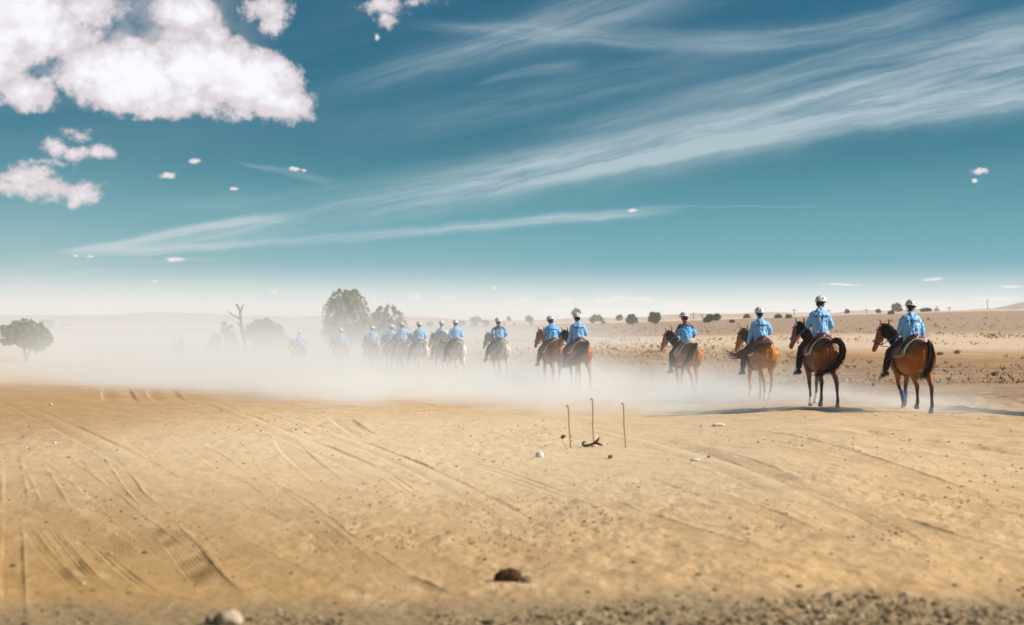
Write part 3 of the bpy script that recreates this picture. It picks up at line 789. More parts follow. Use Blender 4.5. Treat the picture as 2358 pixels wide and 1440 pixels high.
# ------------------------------------------------------------------ riders
def wrinkle(me, amp, sx, sy, sz, seed=0):
    a = coords(me); nn = np.empty(len(me.vertices)*3, np.float32); me.vertices.foreach_get('normal', nn); nn = nn.reshape(-1, 3)
    d = np.array([mnoise.noise(Vector((p[0]*sx+seed, p[1]*sy, p[2]*sz))) + .5*mnoise.noise(Vector((p[0]*sx*2.1, p[1]*sy*2.1+seed, p[2]*sz*1.7))) for p in a.tolist()])
    d = 1-np.abs(d)*2.2
    setco(me, a+nn*(d*amp)[:, None])
def make_person(P, loc, rz, size):
    zs = P.get('seat', 0.0); lean = P.get('lean', .02); tall = P.get('tall', 1.0); side = P.get('side', 0.0)
    S0 = 1.50+zs
    root = empty('person', Vector(loc)+Matrix.Rotation(rz, 3, 'Z') @ Vector((0, 0, S0*size)), rz)
    root.scale = (size,)*3
    tag(root, P['label'], 'person', 'riders in light blue shirts and white helmets')
    def Q(x, y, z): # torso coordinates above the seat; lean forward and sideways
        h = z*tall; return Vector((x+lean*h/.6, y+side*h/.6, h))
    skin = P.get('skin', (.20,.095,.055))
    hy = P.get('head_yaw', 0.0); ht = P.get('head_tilt', 0.0); hn = P.get('head_nod', 0.0)
    nk = Q(.03, 0, .572)
    HR = Matrix.Rotation(hy, 3, 'Z') @ Matrix.Rotation(hn, 3, 'Y') @ Matrix.Rotation(ht, 3, 'X')
    def H(x, y, z): return nk + HR @ Vector((x, y, z))
    sh = [Q(.0, s*.160, .470) for s in (1, -1)]
    arms = P['arms']   # [(elbow, wrist)] left, right in seat coordinates
    el_ = [Vector(a[0]) for a in arms]; wr = [Vector(a[1]) for a in arms]
    legs = P['legs']   # knee, ankle, toe direction
    hip = [Vector((-.01, s*.10, .03)) for s in (1, -1)]
    # ---- skin: one continuous body
    b = MB()
    tor = [(.0,.12,.09),(.10,.135,.095),(.20,.125,.085),(.32,.145,.095),(.42,.16,.09),(.49,.13,.075),(.54,.06,.055)]
    b.tube([Q(0, 0, z) for z, _, _ in tor], [t[1] for t in tor], [t[2] for t in tor], n=14, side=(0, 1, 0))
    b.tube([Q(.0, 0, .50), Q(.01, 0, .57), H(.01, 0, .04), H(.02, 0, .10)], [.06,.053,.052,.055], n=12)
    b.ball(H(.035, 0, .155), (.093,.074,.112), 16, 12, HR)
    b.ball(H(.075, 0, .105), (.055,.052,.062), 12, 8, HR)
    b.tube([H(.115, 0, .165), H(.142, 0, .130), H(.125, 0, .118)], [.010,.016,.012], n=8)
    b.tube([H(.115,.03,.183), H(.127, 0, .186), H(.115,-.03,.183)], .010, n=6); b.tube([H(.113,.022,.085), H(.125, 0, .086), H(.113,-.022,.085)], .009, n=6)
    for s in (1, -1): b.tube([H(.02, s*.072, .12), H(.01, s*.083, .145), H(.015, s*.078, .17)], [.012,.017,.012], [.02,.024,.018], n=8)
    for i, s in enumerate((1, -1)):
        b.tube([sh[i]+Vector((0, -s*.03, 0)), sh[i]+(el_[i]-sh[i])*.5, el_[i], el_[i]+(wr[i]-el_[i])*.4, wr[i]], [.048,.042,.038,.036,.025], n=10)
        d = (wr[i]-el_[i]).normalized()
        b.tube([wr[i], wr[i]+d*.04, wr[i]+d*.085], [.024,.038,.036], [.020,.018,.016], n=10, side=(0, 0, 1))
        k, an, toe = Vector(legs[i][0]), Vector(legs[i][1]), Vector(legs[i][2]).normalized()
        b.tube([hip[i], hip[i]+(k-hip[i])*.5, k, k+(an-k)*.3, k+(an-k)*.7, an], [.075,.068,.052,.052,.038,.030], n=10)
        b.tube([an, an+Vector((0, 0, -.05))+toe*.02, an+Vector((0, 0, -.07))+toe*.13], [.03,.032,.025], n=8)
    me = b.fused('body', .015, 3, .5)
    # fingers and thumbs, rooted in the palms and curled round the reins
    f_ = MB()
    for i, s in enumerate((1, -1)):
        d = (wr[i]-el_[i]).normalized(); upv = (Vector((0, 0, 1))-d*d.z).normalized(); inn = d.cross(upv)*s
        pc = wr[i]+d*.075
        for k, L in enumerate((.9, 1.0, .93, .75)):
            a0 = pc+upv*(.027-.018*k); cu = -upv*.0 + inn*1.0
            f_.tube([a0-d*.02, a0+d*.022*L, a0+d*.036*L+cu*.018, a0+d*.022*L+cu*.036, a0+cu*.034], [.0095,.009,.0085,.008,.006], n=6)
        a0 = wr[i]+d*.035+upv*.025
        f_.tube([a0, a0+upv*.012+d*.03+inn*.01, a0+upv*.008+d*.050+inn*.024], [.011,.010,.007], n=6)
    fm = f_.mesh('f'); a1 = coords(me).tolist(); off = len(a1)
    polys = [tuple(p.vertices) for p in me.polygons]+[tuple(v+off for v in p.vertices) for p in fm.polygons]
    me2 = bpy.data.meshes.new('body'); me2.from_pydata(a1+coords(fm).tolist(), [], polys)
    a = coords(me2); c = np.ones((len(a), 3))*np.array(skin)
    inv = HR.inverted(); loc_ = (a-np.array(nk)) @ np.array(inv).T
    for s in (1, -1): c[np.hypot(np.hypot(loc_[:, 0]-.112, loc_[:, 1]-s*.030), loc_[:, 2]-.160) < .016] = (.02, .015, .012)
    lips = (np.abs(loc_[:, 2]-.087) < .010) & (np.abs(loc_[:, 1]) < .026) & (loc_[:, 0] > .10); c[lips] = np.array(skin)*np.array([1.1,.6,.6])
    set_tint(me2, c)
    link('body', me2, mat('skin', None, .5, .08, 30, attr='tint', spec=.35), root)
    bpy.data.meshes.remove(me); bpy.data.meshes.remove(fm)
    # ---- hair under the helmet
    b = MB(); b.ball(H(.012, 0, .150), (.096,.081,.088), 16, 10, HR); b.tube([H(-.045, 0, .13), H(-.055, 0, .08), H(-.045, 0, .055)], [.062,.055,.04], [.035,.028,.015], n=10, side=(0, 1, 0))
    b.build('hair', mat('hair_'+P.get('hair_name', 'dark'), P.get('hair', (.012,.009,.008)), .6, .3, 60, bump=.002, bscale=150), root)
    # ---- helmet
    b = MB(); nu, nv = 40, 16; V_, F_, mi = [], [], []
    rot2 = HR @ Matrix.Rotation(P.get('helm_tip', -.10), 3, 'Y')
    for j in range(nv+1):
        th = (math.pi*.535)*j/nv
        for i in range(nu):
            ph = 2*math.pi*i/nu; ridge = 1+.018*math.cos(ph*10)*math.sin(th)
            p = Vector((.143*math.sin(th)*math.cos(ph)*ridge, .122*math.sin(th)*math.sin(ph)*ridge, .132*math.cos(th)))
            V_.append(H(.028, 0, .172)+rot2 @ p)
    for j in range(nv):
        for i in range(nu):
            F_.append((j*nu+i, (j+1)*nu+i, (j+1)*nu+(i+1) % nu, j*nu+(i+1) % nu))
            # openings: staggered slots
            m = 0
            if j in (4, 5, 6) and (i+2) % 8 in (0, 1): m = 1
            if j in (8, 9, 10, 11) and (i-2) % 8 in (0, 1) and P.get('vents', 1): m = 1
            if j in (11, 12) and i % 5 == 0 and 12 < i < 29: m = 1
            if j == nv-1: m = 2
            mi.append(m)
    o = len(b.v); b.add(V_, F_); b.mi = mi
    # inner lining closes the shell
    V2 = [H(.028, 0, .172)+(Vector(v)-H(.028, 0, .172))*.93 for v in V_]; o = len(b.v)
    b.add(V2, [tuple(reversed(f)) for f in F_], mi=2)
    b.add([], [])
    for i in range(nu): b.f.append((nv*nu+i, nv*nu+(i+1) % nu, o+nv*nu+(i+1) % nu, o+nv*nu+i)[::-1]); b.mi.append(2)
    hw = mat('helmet_white', P.get('helmet', (.74,.74,.76)), .3, .05, 10, spec=.5) if 'helmet' not in P else mat('helmet_'+P['helmet_name'], P['helmet'], .3, .05, 10, spec=.5)
    hb = mat('helmet_dark', (.02,.02,.035), .5, .1)
    ho = b.build('helmet', [hw, hb, mat('helmet_trim', P.get('trim', (.16,.13,.20)), .5, .1)], root)
    c = MB(); pk = []
    for k in range(9):
        w = -1.15+2.3*k/8; pk.append((w,))
    Vp, Fp = [], []
    for (w,) in pk:
        p0 = Vector((.120*math.cos(w), .100*math.sin(w), .0)); p1 = Vector((.120*math.cos(w)+.055*math.cos(w*.9), .100*math.sin(w)*1.03, -.018))
        for p in (p0, p1, p1+Vector((0, 0, -.006)), p0+Vector((0, 0, -.006))): Vp.append(H(.028, 0, .175)+rot2 @ p)
    for k in range(8):
        for q in range(4): Fp.append((k*4+q, k*4+(q+1) % 4, (k+1)*4+(q+1) % 4, (k+1)*4+q))
    Fp += [(3, 2, 1, 0), (32, 33, 34, 35)]
    c.add(Vp, Fp); c.build('visor', hb if P.get('dark_visor') else hw, ho)
    if P.get('detail', 1) >= 1:
        c = MB()
        for s in (1, -1): c.tube([H(.03, s*.092, .165), H(.035, s*.088, .10), H(.06, s*.05, .035), H(.075, 0, .028)], .006, n=5)
        c.build('chin_strap', hb, ho)
    # ---- shirt
    b = MB(); fit = P.get('fit', 1.0)
    tor = [(-.045,.178,.145),(.0,.180,.146),(.06,.176,.138),(.14,.168,.126),(.22,.168,.120),(.32,.178,.124),(.41,.182,.118),(.460,.172,.105),(.500,.135,.085),(.530,.082,.070),(.555,.062,.064)]
    b.tube([Q(-.012, 0, z) for z, _, _ in tor], [t[1]*fit for t in tor], [t[2]*fit for t in tor], n=18, side=(0, 1, 0))
    b.tube([Q(.0, 0, .530), Q(.014, 0, .575)], [.068,.062], n=12)
    short = P.get('short', False)
    for i, s in enumerate((1, -1)):
        e, w = el_[i], wr[i]
        if short: b.tube([sh[i]+Vector((0, -s*.05, .0)), sh[i]+(e-sh[i])*.25, sh[i]+(e-sh[i])*.6, sh[i]+(e-sh[i])*.88], [.064,.064,.062,.064], n=12)
        else: b.tube([sh[i]+Vector((0, -s*.05, .0)), sh[i]+(e-sh[i])*.25, sh[i]+(e-sh[i])*.6, e, e+(w-e)*.35, e+(w-e)*.75, w+(w-e)*-.02], [.064,.060,.054,.050,.048,.042,.036], n=12)
    me = b.fused('shirt', .015, 4, .5)
    wrinkle(me, .020, 11, 13, 3.5, P['seed']); wrinkle(me, .010, 8, 8, 15, P['seed']+5)
    a = coords(me); blue = np.array(P.get('shirt', (.185,.45,.80))); c = np.ones((len(a), 3))*blue
    if P.get('yoke'):
        yk = np.array(P['yoke']); zt = a[:, 2]/tall; yy = np.abs(a[:, 1]-side*a[:, 2]/.6)
        yw = np.clip((zt-(.455-.06*(yy/.2)))/.012, 0, 1) * np.where(zt < .6, 1, 0)
        sl = np.clip((yy-.165)/.012, 0, 1)*np.clip((a[:, 0]*0+zt-.18)/.01, 0, 1)*np.clip((P.get('yoke_x', .02)-np.abs(a[:, 0]-lean*a[:, 2]/.6))/.01, 0, 1)
        c = mixc(c, yk, np.maximum(yw, sl))
    dmp = np.array([mnoise.noise(Vector(p)*4+Vector((P['seed'], 0, 0))) for p in a.tolist()]); c = c*(1+.10*dmp[:, None])
    set_tint(me, c)
    so = link('shirt', me, mat('shirt_cloth', None, .5, .06, 20, bump=.0015, bscale=220, attr='tint', spec=.45, sheen=.2), root)
    # ---- lettering across the shoulders, laid on the cloth
    if P.get('text'):
        bv = BVHTree.FromPolygons([tuple(v) for v in a.tolist()], [tuple(p.vertices) for p in me.polygons])
        def lay(V_, F_, name, mt):
            out_ = []
            for (ty, tz) in V_:
                o_ = Q(-.6, -ty, tz); r_ = bv.ray_cast(o_, Vector((1, 0, 0)))
                x = r_[0].x if r_[0] is not None else Q(-.12, 0, tz).x
                out_.append((x-.003, o_.y, o_.z))
            m_ = bpy.data.meshes.new(name); m_.from_pydata(out_, [], F_); link(name, m_, mt, so, smooth=False)
        ink = mat('print_navy', (.012,.02,.09), .6, .05)
        if P['text'] == 'script':   # a handwritten looking mark
            pts = [(-.12+.24*k/60, .405+.010*math.sin(k*.55)+.008*math.sin(k*1.3+1)+(.014 if k < 7 else 0)*math.sin(k*.45)) for k in range(61)]
            V_, F_ = [], []
            for (q0, q1) in pts: V_ += [(q0, q1-.0045), (q0, q1+.0045)]
            for k in range(60): F_.append((2*k, 2*k+2, 2*k+3, 2*k+1))
            lay(V_, F_, 'script_print', ink)
        else:
            for txt, size_, zc in ((P['text'], .060, .400), ('POLO CLUB', .017, .372)):
                if zc < .39: txt = P.get('text2')
                if not txt: continue
                cu = bpy.data.curves.new('t', 'FONT'); cu.body = txt; cu.size = size_; cu.align_x = 'CENTER'; cu.resolution_u = 2; cu.offset = .0022*size_/.05
                to = bpy.data.objects.new('t', cu); col.objects.link(to)
                tm = bpy.data.meshes.new_from_object(to.evaluated_get(bpy.context.evaluated_depsgraph_get()))
                V_ = [(v.co.x, zc+v.co.y-.01) for v in tm.vertices]; F_ = [tuple(reversed(p.vertices)) for p in tm.polygons]
                bpy.data.objects.remove(to); bpy.data.curves.remove(cu)
                lay(V_, F_, 'back_print', ink)
    # ---- trousers
    b = MB()
    b.tube([Vector((-.02, 0, -.02)), Vector((-.02, 0, .05)), Vector((-.02, 0, .12))], [.155,.155,.14], [.125,.12,.11], n=14, side=(0, 1, 0))
    for i, s in enumerate((1, -1)):
        k, an, toe = Vector(legs[i][0]), Vector(legs[i][1]), Vector(legs[i][2])
        hem = P.get('hem', .93)
        b.tube([hip[i], hip[i]+(k-hip[i])*.3, hip[i]+(k-hip[i])*.7, k, k+(an-k)*.35, k+(an-k)*.7, k+(an-k)*hem], [.104,.106,.090,.080,.080,.070,.064*P.get('flare', 1.0)], n=12)
    me = b.fused('trousers', .017, 3, .5); wrinkle(me, .005, 8, 8, 12, P['seed']+9)
    link('trousers', me, mat('trousers_'+P.get('trouser_name', 'black'), P.get('trousers', (.010,.010,.013)), .8, .2, 12, bump=.002, bscale=160, spec=.15), root)
    # ---- shoes and stirrups
    for i, s in enumerate((1, -1)):
        an, toe = Vector(legs[i][1]), Vector(legs[i][2]).normalized()
        sdv = Vector((-toe.y, toe.x, 0)).normalized(); upv = toe.cross(sdv)*-1
        if upv.z < 0: upv = -upv
        b = MB()
        b.tube([an+upv*.05, an, an-upv*.035], [.045,.048,.05], n=12)
        b.tube([an-toe*.075-upv*.055, an-toe*.045-upv*.055, an+toe*.03-upv*.05, an+toe*.10-upv*.062, an+toe*.165-upv*.075, an+toe*.195-upv*.078], [.034,.048,.050,.054,.048,.022], [.042,.054,.052,.042,.032,.015], n=12, side=sdv)
        o = link('shoe', b.fused('shoe', .010, 3, .5), mat('shoe_'+P.get('shoe_name', 'black'), P.get('shoe', (.025,.022,.022)), .55, .3, 12, bump=.002), root)
        c = MB(); sw = [an-toe*.082-upv*.098, an-toe*.03-upv*.100, an+toe*.06-upv*.102, an+toe*.13-upv*.103, an+toe*.20-upv*.098]
        c.tube(sw, [.036,.048,.050,.055,.028], [.013]*5, n=10, side=sdv)
        c.build('sole', mat('sole_'+P.get('sole_name', 'grey'), P.get('sole', (.30,.28,.25)), .8, .2), o)
    return root
def make_stirrups(horse, P, size):
    """irons and leathers hang from the saddle"""
    for i, s in enumerate((1, -1)):
        an = Vector(P['legs'][i][1])+Vector((0, 0, 1.50+P.get('seat', 0.0))); toe = Vector(P['legs'][i][2]).normalized()
        c0 = an+toe*.085+Vector((0, 0, -.095)); b = MB(); sd = Vector((-toe.y, toe.x, 0)).normalized()
        pts = [c0+sd*.06, c0-sd*.06, c0-sd*.058+Vector((0,0,.06)), c0-sd*.03+Vector((0,0,.12)), c0+Vector((0,0,.135)), c0+sd*.03+Vector((0,0,.12)), c0+sd*.058+Vector((0,0,.06)), c0+sd*.06]
        b.tube(pts, .008, n=6); b.build('stirrup', mat('steel', None), horse)
        b = MB(); tp = surf(.18, s*1.25, .07); b.tube([tp, (tp+c0+Vector((0,0,.135)))/2+Vector((0, s*.03, 0)), c0+Vector((0,0,.135))], .011, .004, n=6, side=(1, 0, 0))
        b.build('stirrup_leather', LEATHER(), horse)

BAY = (.32,.090,.009); BAYD = (.20,.065,.012); BLK = (.010,.008,.008); CHES = (.27,.080,.016); GREY = (.52,.48,.43); DUN = (.38,.150,.026)
HB = [(.006,.005,.005),(.012,.010,.009),(.004,.004,.005)]
HC = [(.30,.11,.035),(.22,.08,.03),(.38,.16,.06)]
HG = [(.50,.46,.40),(.34,.29,.24),(.62,.58,.52),(.20,.17,.15)]
HM = [(.035,.020,.014),(.09,.055,.034),(.18,.115,.07),(.015,.010,.009)]
W1 = dict(hind=[(.24,.05,-.04),(-.22,0,.01)], fore=[(-.20,0,-.02),(.22,.06,-.04)])
W2 = dict(hind=[(-.24,.02,.0),(.20,.0,-.05)], fore=[(.20,.10,-.03),(-.18,0,-.05)])
W3 = dict(hind=[(.20,.09,-.07),(-.12,0,.0)], fore=[(-.20,.09,-.10),(.10,0,-.05)])
W4 = dict(hind=[(-.10,.0,-.10),(.16,.04,-.06)], fore=[(-.16,0,-.02),(.24,.10,-.05)])
def armset(kind):
    L = {'rein': ((.03,.238,.225),(.245,.120,.140)), 'wide': ((.0,.275,.22),(.22,.19,.11)), 'down': ((.02,.240,.21),(.12,.275,-.04)),
         'tuck': ((-.04,.245,.215),(.20,.16,.21)), 'out': ((.02,.330,.25),(.20,.50,.12)), 'high': ((.05,.255,.235),(.26,.15,.24))}
    return L[kind]
def arms(l, r):
    a = armset(l); b = armset(r); return [a, tuple((x, -y, z) for x, y, z in b)]
def legset(ax=.30, az=-.70, kx=.36, kz=-.27, toe=(1,.28,-.10)):
    return [((kx,.315,kz),(ax,.385,az),toe), ((kx,-.315,kz),(ax-.02,-.385,az),(toe[0],-toe[1],toe[2]))]
SH = 'AL SHABAB'
HEAD0 = 4.0
RD = [
 # px, foot row, D, turn of heading, horse dict, person dict
 dict(px=2098,py=948,D=29.9,yaw=3, H=dict(W3,coat=BAY,points=BLK,mane=HB,tailc=HB+[(.10,.09,.08)],tail=[(-.84,0,1.43),(-.93,0,1.46),(-.99,-.01,1.30),(-.98,.00,1.05),(-.93,.05,.85),(-.84,.16,.72)],tail_spread=.042,pad=(.34,.28,.20),pad_name='olive',pad2=True,collar=(.02,.13,.60),wraps=[(1,1),(1,-1)],rein=(.02,.12,.55),
   label='bright bay horse with black tail and blue front leg wraps, rightmost in the line',neck=.0,spine=.7,mane_side=1),
   P=dict(label='rider in long sleeved blue shirt on the rightmost bay horse, left foot stretched forward',arms=arms('rein','down'),legs=legset(.46,-.66,.40,-.25,(1,.35,-.35)),head_tilt=.10,lean=.05,text=SH,text2='STABLES',helm_tip=-.05,sole=(.30,.20,.08),sole_name='tan',side=-.02)),
 dict(px=1888,py=934,D=31.1,yaw=0, H=dict(W1,coat=BAYD,points=BLK,mane=HB,tailc=HB,tail=[(-.84,0,1.44),(-.90,-.08,1.49),(-.95,-.19,1.40),(-.96,-.20,1.18),(-.94,-.08,.97),(-.90,.12,.82),(-.85,.36,.74)],tail_spread=.046,pad=(.50,.42,.32),pad_name='beige',bridle=(.55,.03,.06),bridle2=(.03,.14,.55),rein=(.04,.16,.50),socks=[(1,-1,.30),(1,1,.24)],
   label='dark bay horse with pink bridle and thick black tail curving left under its belly',spine=1.0,neck=.02),
   P=dict(label='tallest rider, looking right, on the dark bay horse with the pink bridle',arms=arms('high','tuck'),legs=legset(.34,-.74),head_yaw=-.9,lean=.01,seat=.06,tall=1.04,text=SH,text2='STABLES',trim=(.1,.1,.14))),
 dict(px=1752,py=922,D=36.0,yaw=2, H=dict(W2,coat=DUN,points=(.12,.05,.02),mane=HM,tailc=HM,tail=[(-.84,0,1.43),(-.90,.08,1.50),(-.93,.30,1.44),(-.90,.58,1.27),(-.82,.82,1.14),(-.72,1.02,1.20)],tail_spread=.052,tail_jit=.03,pad=(.66,.62,.56),pad_name='cream',socks=[(-1,1,.22),(-1,-1,.26),(1,1,.26)],dark_legs=False,
   label='light bay horse with white socks and long brown tail flung up to the left',spine=.1,neck=-.03),
   P=dict(label='rider in long sleeved blue shirt on the light bay horse whose tail is flung sideways',arms=arms('down','tuck'),legs=legset(.32,-.74),head_yaw=.1,lean=.03,text=SH,text2='STABLES')),
 dict(px=1580,py=909,D=41.0,yaw=5, H=dict(W4,coat=(.37,.135,.020),points=(.10,.04,.015),mane=HB,tailc=HB,tail=[(-.84,0,1.44),(-.92,.03,1.48),(-.97,.14,1.36),(-.98,.26,1.12),(-.94,.38,.93),(-.88,.46,.78)],tail_spread=.042,pad=(.55,.53,.45),pad_name='cream_green',bridle=(.50,.03,.06),rein=(.04,.12,.45),saddle=True,leather=(.40,.38,.36),leather_name='pale',dark_legs=False,socks=[(-1,1,.2),(1,-1,.3)],
   label='bay horse with red bridle and pale saddle, fourth from the right, walking alone',spine=.5),
   P=dict(label='rider in short sleeved blue shirt and brown trousers, fourth from the right',arms=arms('high','wide'),legs=legset(.20,-.76,.34,-.30),head_nod=.15,lean=.03,fit=1.0,short=True,shirt=(.09,.40,.78),yoke=(.05,.02,.06),yoke_x=.03,trousers=(.035,.022,.024),trouser_name='brown',text='script',tall=1.06,trim=(.14,.03,.16),hem=.85,shoe_name='white_black',hair=(.02,.01,.02),hair_name='plum')),
 dict(px=1332,py=895,D=44.0,yaw=3, H=dict(W1,coat=(.35,.125,.020),points=(.07,.035,.02),mane=HB,tailc=HM[:2]+HB,tail=[(-.84,0,1.44),(-.92,.0,1.50),(-.98,.10,1.34),(-.97,.26,1.08),(-.92,.46,.88),(-.85,.72,.75)],tail_spread=.050,tail_jit=.04,pad=(.66,.62,.56),pad_name='cream',
   label='bay horse with dark tail swept left, right one of the close pair in mid picture',spine=.7),
   P=dict(label='blue shirted rider with left arm hanging down, right one of the close pair',arms=arms('down','tuck'),legs=legset(.25,-.72),lean=.02,seat=.02,text=SH,text2='STABLES',tall=1.02)),
 dict(px=1272,py=893,D=46.5,yaw=-1, H=dict(W2,coat=CHES,points=(.18,.06,.02),mane=HC,tailc=HC,tail=[(-.84,0,1.43),(-.90,.02,1.50),(-.96,.14,1.38),(-.96,.25,1.22),(-.92,.34,1.10)],tail_spread=.07,tail_jit=.04,pad=(.60,.56,.46),pad_name='cream2',dark_legs=False,muzzle=(.2,.08,.04),
   label='chestnut horse with chestnut tail, left one of the close pair in mid picture',spine=.1,neck=.04),
   P=dict(label='rider in short sleeved blue shirt, left one of the close pair in mid picture',arms=arms('rein','wide'),legs=legset(.42,-.70),lean=.04,side=.02,short=True,text=SH,tall=.97,hair=(.01,.03,.12),hair_name='navy',shirt=(.12,.42,.80),helm_tip=.06,head_tilt=-.1)),
 dict(px=1150,py=878,D=52.5,yaw=-1, H=dict(W3,coat=GREY,points=(.40,.34,.29),mane=HG,tailc=HG,tail=[(-.84,0,1.43),(-.92,.03,1.46),(-.98,.14,1.30),(-.97,.28,1.05),(-.92,.42,.88),(-.86,.56,.74)],tail_spread=.085,tail_jit=.05,pad=(.40,.32,.25),pad_name='brown',muzzle=(.12,.09,.08),dark_legs=False,dapple=.25,
   label='grey horse with a grey brown tail, just left of the close pair',spine=.4,neck=-.04),
   P=dict(label='rider in short sleeved blue shirt with black shoulders on the grey horse, left leg out',arms=arms('wide','wide'),legs=legset(.50,-.62,.42,-.26,(1,.5,-.5)),lean=.04,short=True,yoke=(.02,.015,.02),yoke_x=.05,text='script',head_yaw=.35,dark_visor=True,shirt=(.12,.42,.80),skin=(.16,.075,.045),trousers=(.02,.018,.022),trouser_name='charcoal',hem=.80,shoe=(.20,.15,.10),shoe_name='sand')),
 dict(px=1050,py=872,D=56.5,yaw=1, H=dict(W1,coat=(.68,.65,.61),points=(.55,.48,.42),mane=[(.8,.78,.74),(.7,.68,.64)],tailc=[(.72,.68,.62),(.6,.56,.52)],tail=[(-.84,0,1.43),(-.92,0,1.46),(-.97,0,1.30),(-.96,.02,1.05),(-.92,.02,.80),(-.88,.03,.60)],pad=(.40,.32,.25),pad_name='brown',muzzle=(.30,.24,.22),dark_legs=False,turn=.55,neck=.08,bridle=(.10,.09,.10),
   label='white horse with its head turned left, at the edge of the dust',spine=.1),
   P=dict(label='dark haired rider in blue on the white horse at the edge of the dust',arms=arms('wide','tuck'),legs=legset(.28,-.72),lean=.03,text='script',trousers=(.03,.022,.02),trouser_name='brown2')),
 dict(px=1018,py=868,D=60.5,yaw=0, H=dict(W2,coat=(.30,.14,.07),points=(.10,.05,.03),mane=HM,tailc=HM,tail=[(-.84,0,1.43),(-.92,0,1.46),(-.97,0,1.30),(-.96,.05,1.05),(-.92,.1,.80)],pad=(.50,.42,.32),pad_name='beige',
   label='brown horse mostly hidden behind the white horse with its turned head'),
   P=dict(label='rider in blue shirt half hidden behind the white horse and its rider',arms=arms('down','rein'),legs=legset(),lean=.03,text='script',seat=.02)),
 dict(px=966,py=868,D=60.0,yaw=0, H=dict(W4,coat=(.70,.66,.60),points=(.45,.40,.36),mane=HG,tailc=HG,tail=[(-.84,0,1.43),(-.92,-.02,1.46),(-.97,-.04,1.30),(-.96,-.06,1.05),(-.92,-.05,.80)],pad=(.50,.42,.32),pad_name='beige',dark_legs=False,dapple=.15,turn=.3,
   label='pale grey horse in thin dust, under the rider with a peaked helmet'),
   P=dict(label='rider with a peaked white helmet on the pale grey horse in thin dust',arms=arms('rein','wide'),legs=legset(),lean=.02,text='script',dark_visor=True,head_yaw=.3)),
 dict(px=926,py=863,D=64.0,yaw=-2, H=dict(W1,coat=(.28,.12,.06),points=(.08,.04,.03),mane=HM,tailc=HC,tail=[(-.84,0,1.43),(-.92,0,1.46),(-.97,0,1.30),(-.96,-.10,1.05),(-.92,-.2,.80)],pad=(.50,.42,.32),pad_name='beige',
   label='reddish brown horse in the dust, right one of two walking side by side'),
   P=dict(label='rider in the dust reaching out with the right arm, beside another rider',arms=arms('rein','out'),legs=legset(),lean=.02,seat=.03,tall=1.02)),
 dict(px=902,py=862,D=66.5,yaw=1, H=dict(W2,coat=(.25,.11,.06),points=(.08,.04,.03),mane=HB,tailc=HB,tail=[(-.84,0,1.43),(-.92,0,1.46),(-.97,0,1.30),(-.96,.02,1.05),(-.92,.04,.80)],pad=(.50,.42,.32),pad_name='beige',
   label='brown horse in the dust, left one of two walking side by side'),
   P=dict(label='rider in the dust partly behind the rider who reaches out an arm',arms=arms('rein','rein'),legs=legset(),lean=.02,tall=.98)),
 dict(px=858,py=862,D=69.0,yaw=0, H=dict(W3,coat=(.24,.10,.05),points=BLK,mane=HB,tailc=HB,tail=[(-.84,0,1.43),(-.92,0,1.46),(-.97,0,1.30),(-.96,-.03,1.05),(-.92,-.05,.80)],pad=(.60,.56,.46),pad_name='cream2',
   label='brown horse in the dust below the right edge of the large feathery tree'),
   P=dict(label='pale looking rider in the dust just right of the large feathery tree',arms=arms('wide','wide'),legs=legset(),lean=.0,skin=(.35,.2,.14))),
 dict(px=786,py=862,D=73.0,yaw=8, H=dict(W1,coat=(.22,.09,.045),points=BLK,mane=HB,tailc=HB,tail=[(-.84,0,1.43),(-.92,0,1.46),(-.97,0,1.30),(-.96,.03,1.05),(-.92,.05,.80)],pad=(.66,.62,.56),pad_name='cream',
   label='brown horse in thick dust in front of the large feathery tree'),
   P=dict(label='rider in thick dust in front of the large feathery tree',arms=arms('rein','wide'),legs=legset(),lean=.03,tall=.98,short=True)),
 dict(px=690,py=857,D=80.0,yaw=8, H=dict(W4,coat=(.10,.06,.045),points=BLK,mane=HB,tailc=HB,tail=[(-.84,0,1.43),(-.92,0,1.46),(-.97,0,1.30),(-.96,.03,1.05),(-.92,.05,.80)],pad=(.66,.62,.56),pad_name='cream',
   label='dark horse in thick dust at the right end of the wide bush'),
   P=dict(label='rider in thick dust beside the wide bush, right elbow out',arms=arms('rein','out'),legs=legset(.40,-.66),lean=.03)),
 dict(px=489,py=846,D=104.0,yaw=0, H=dict(W1,coat=(.35,.22,.15),points=BLK,mane=HB,tailc=HB,tail=[(-.84,0,1.43),(-.95,0,1.3),(-.92,0,.80)],pad=(.66,.62,.56),pad_name='cream',
   label='horse nearly lost in white dust, below the dead tree to its left'),
   P=dict(label='rider nearly lost in white dust left of the dead tree, only the helmet clear',arms=arms('rein','rein'),legs=legset())),
 dict(px=418,py=845,D=106.0,yaw=0, H=dict(W2,coat=(.45,.30,.2),points=BLK,mane=HB,tailc=HB,tail=[(-.84,0,1.43),(-.95,0,1.3),(-.92,0,.80)],pad=(.66,.62,.56),pad_name='cream',
   label='right one of the two leading horses, almost hidden by white dust'),
   P=dict(label='right one of the two leading riders, almost hidden by white dust',arms=arms('rein','rein'),legs=legset())),
 dict(px=402,py=843,D=112.0,yaw=0, H=dict(W3,coat=(.40,.28,.2),points=BLK,mane=HB,tailc=HB,tail=[(-.84,0,1.43),(-.95,0,1.3),(-.92,0,.80)],pad=(.66,.62,.56),pad_name='cream',
   label='leftmost horse of the line, almost hidden by white dust'),
   P=dict(label='leftmost rider of the line, almost hidden by white dust',arms=arms('rein','rein'),legs=legset())),
]
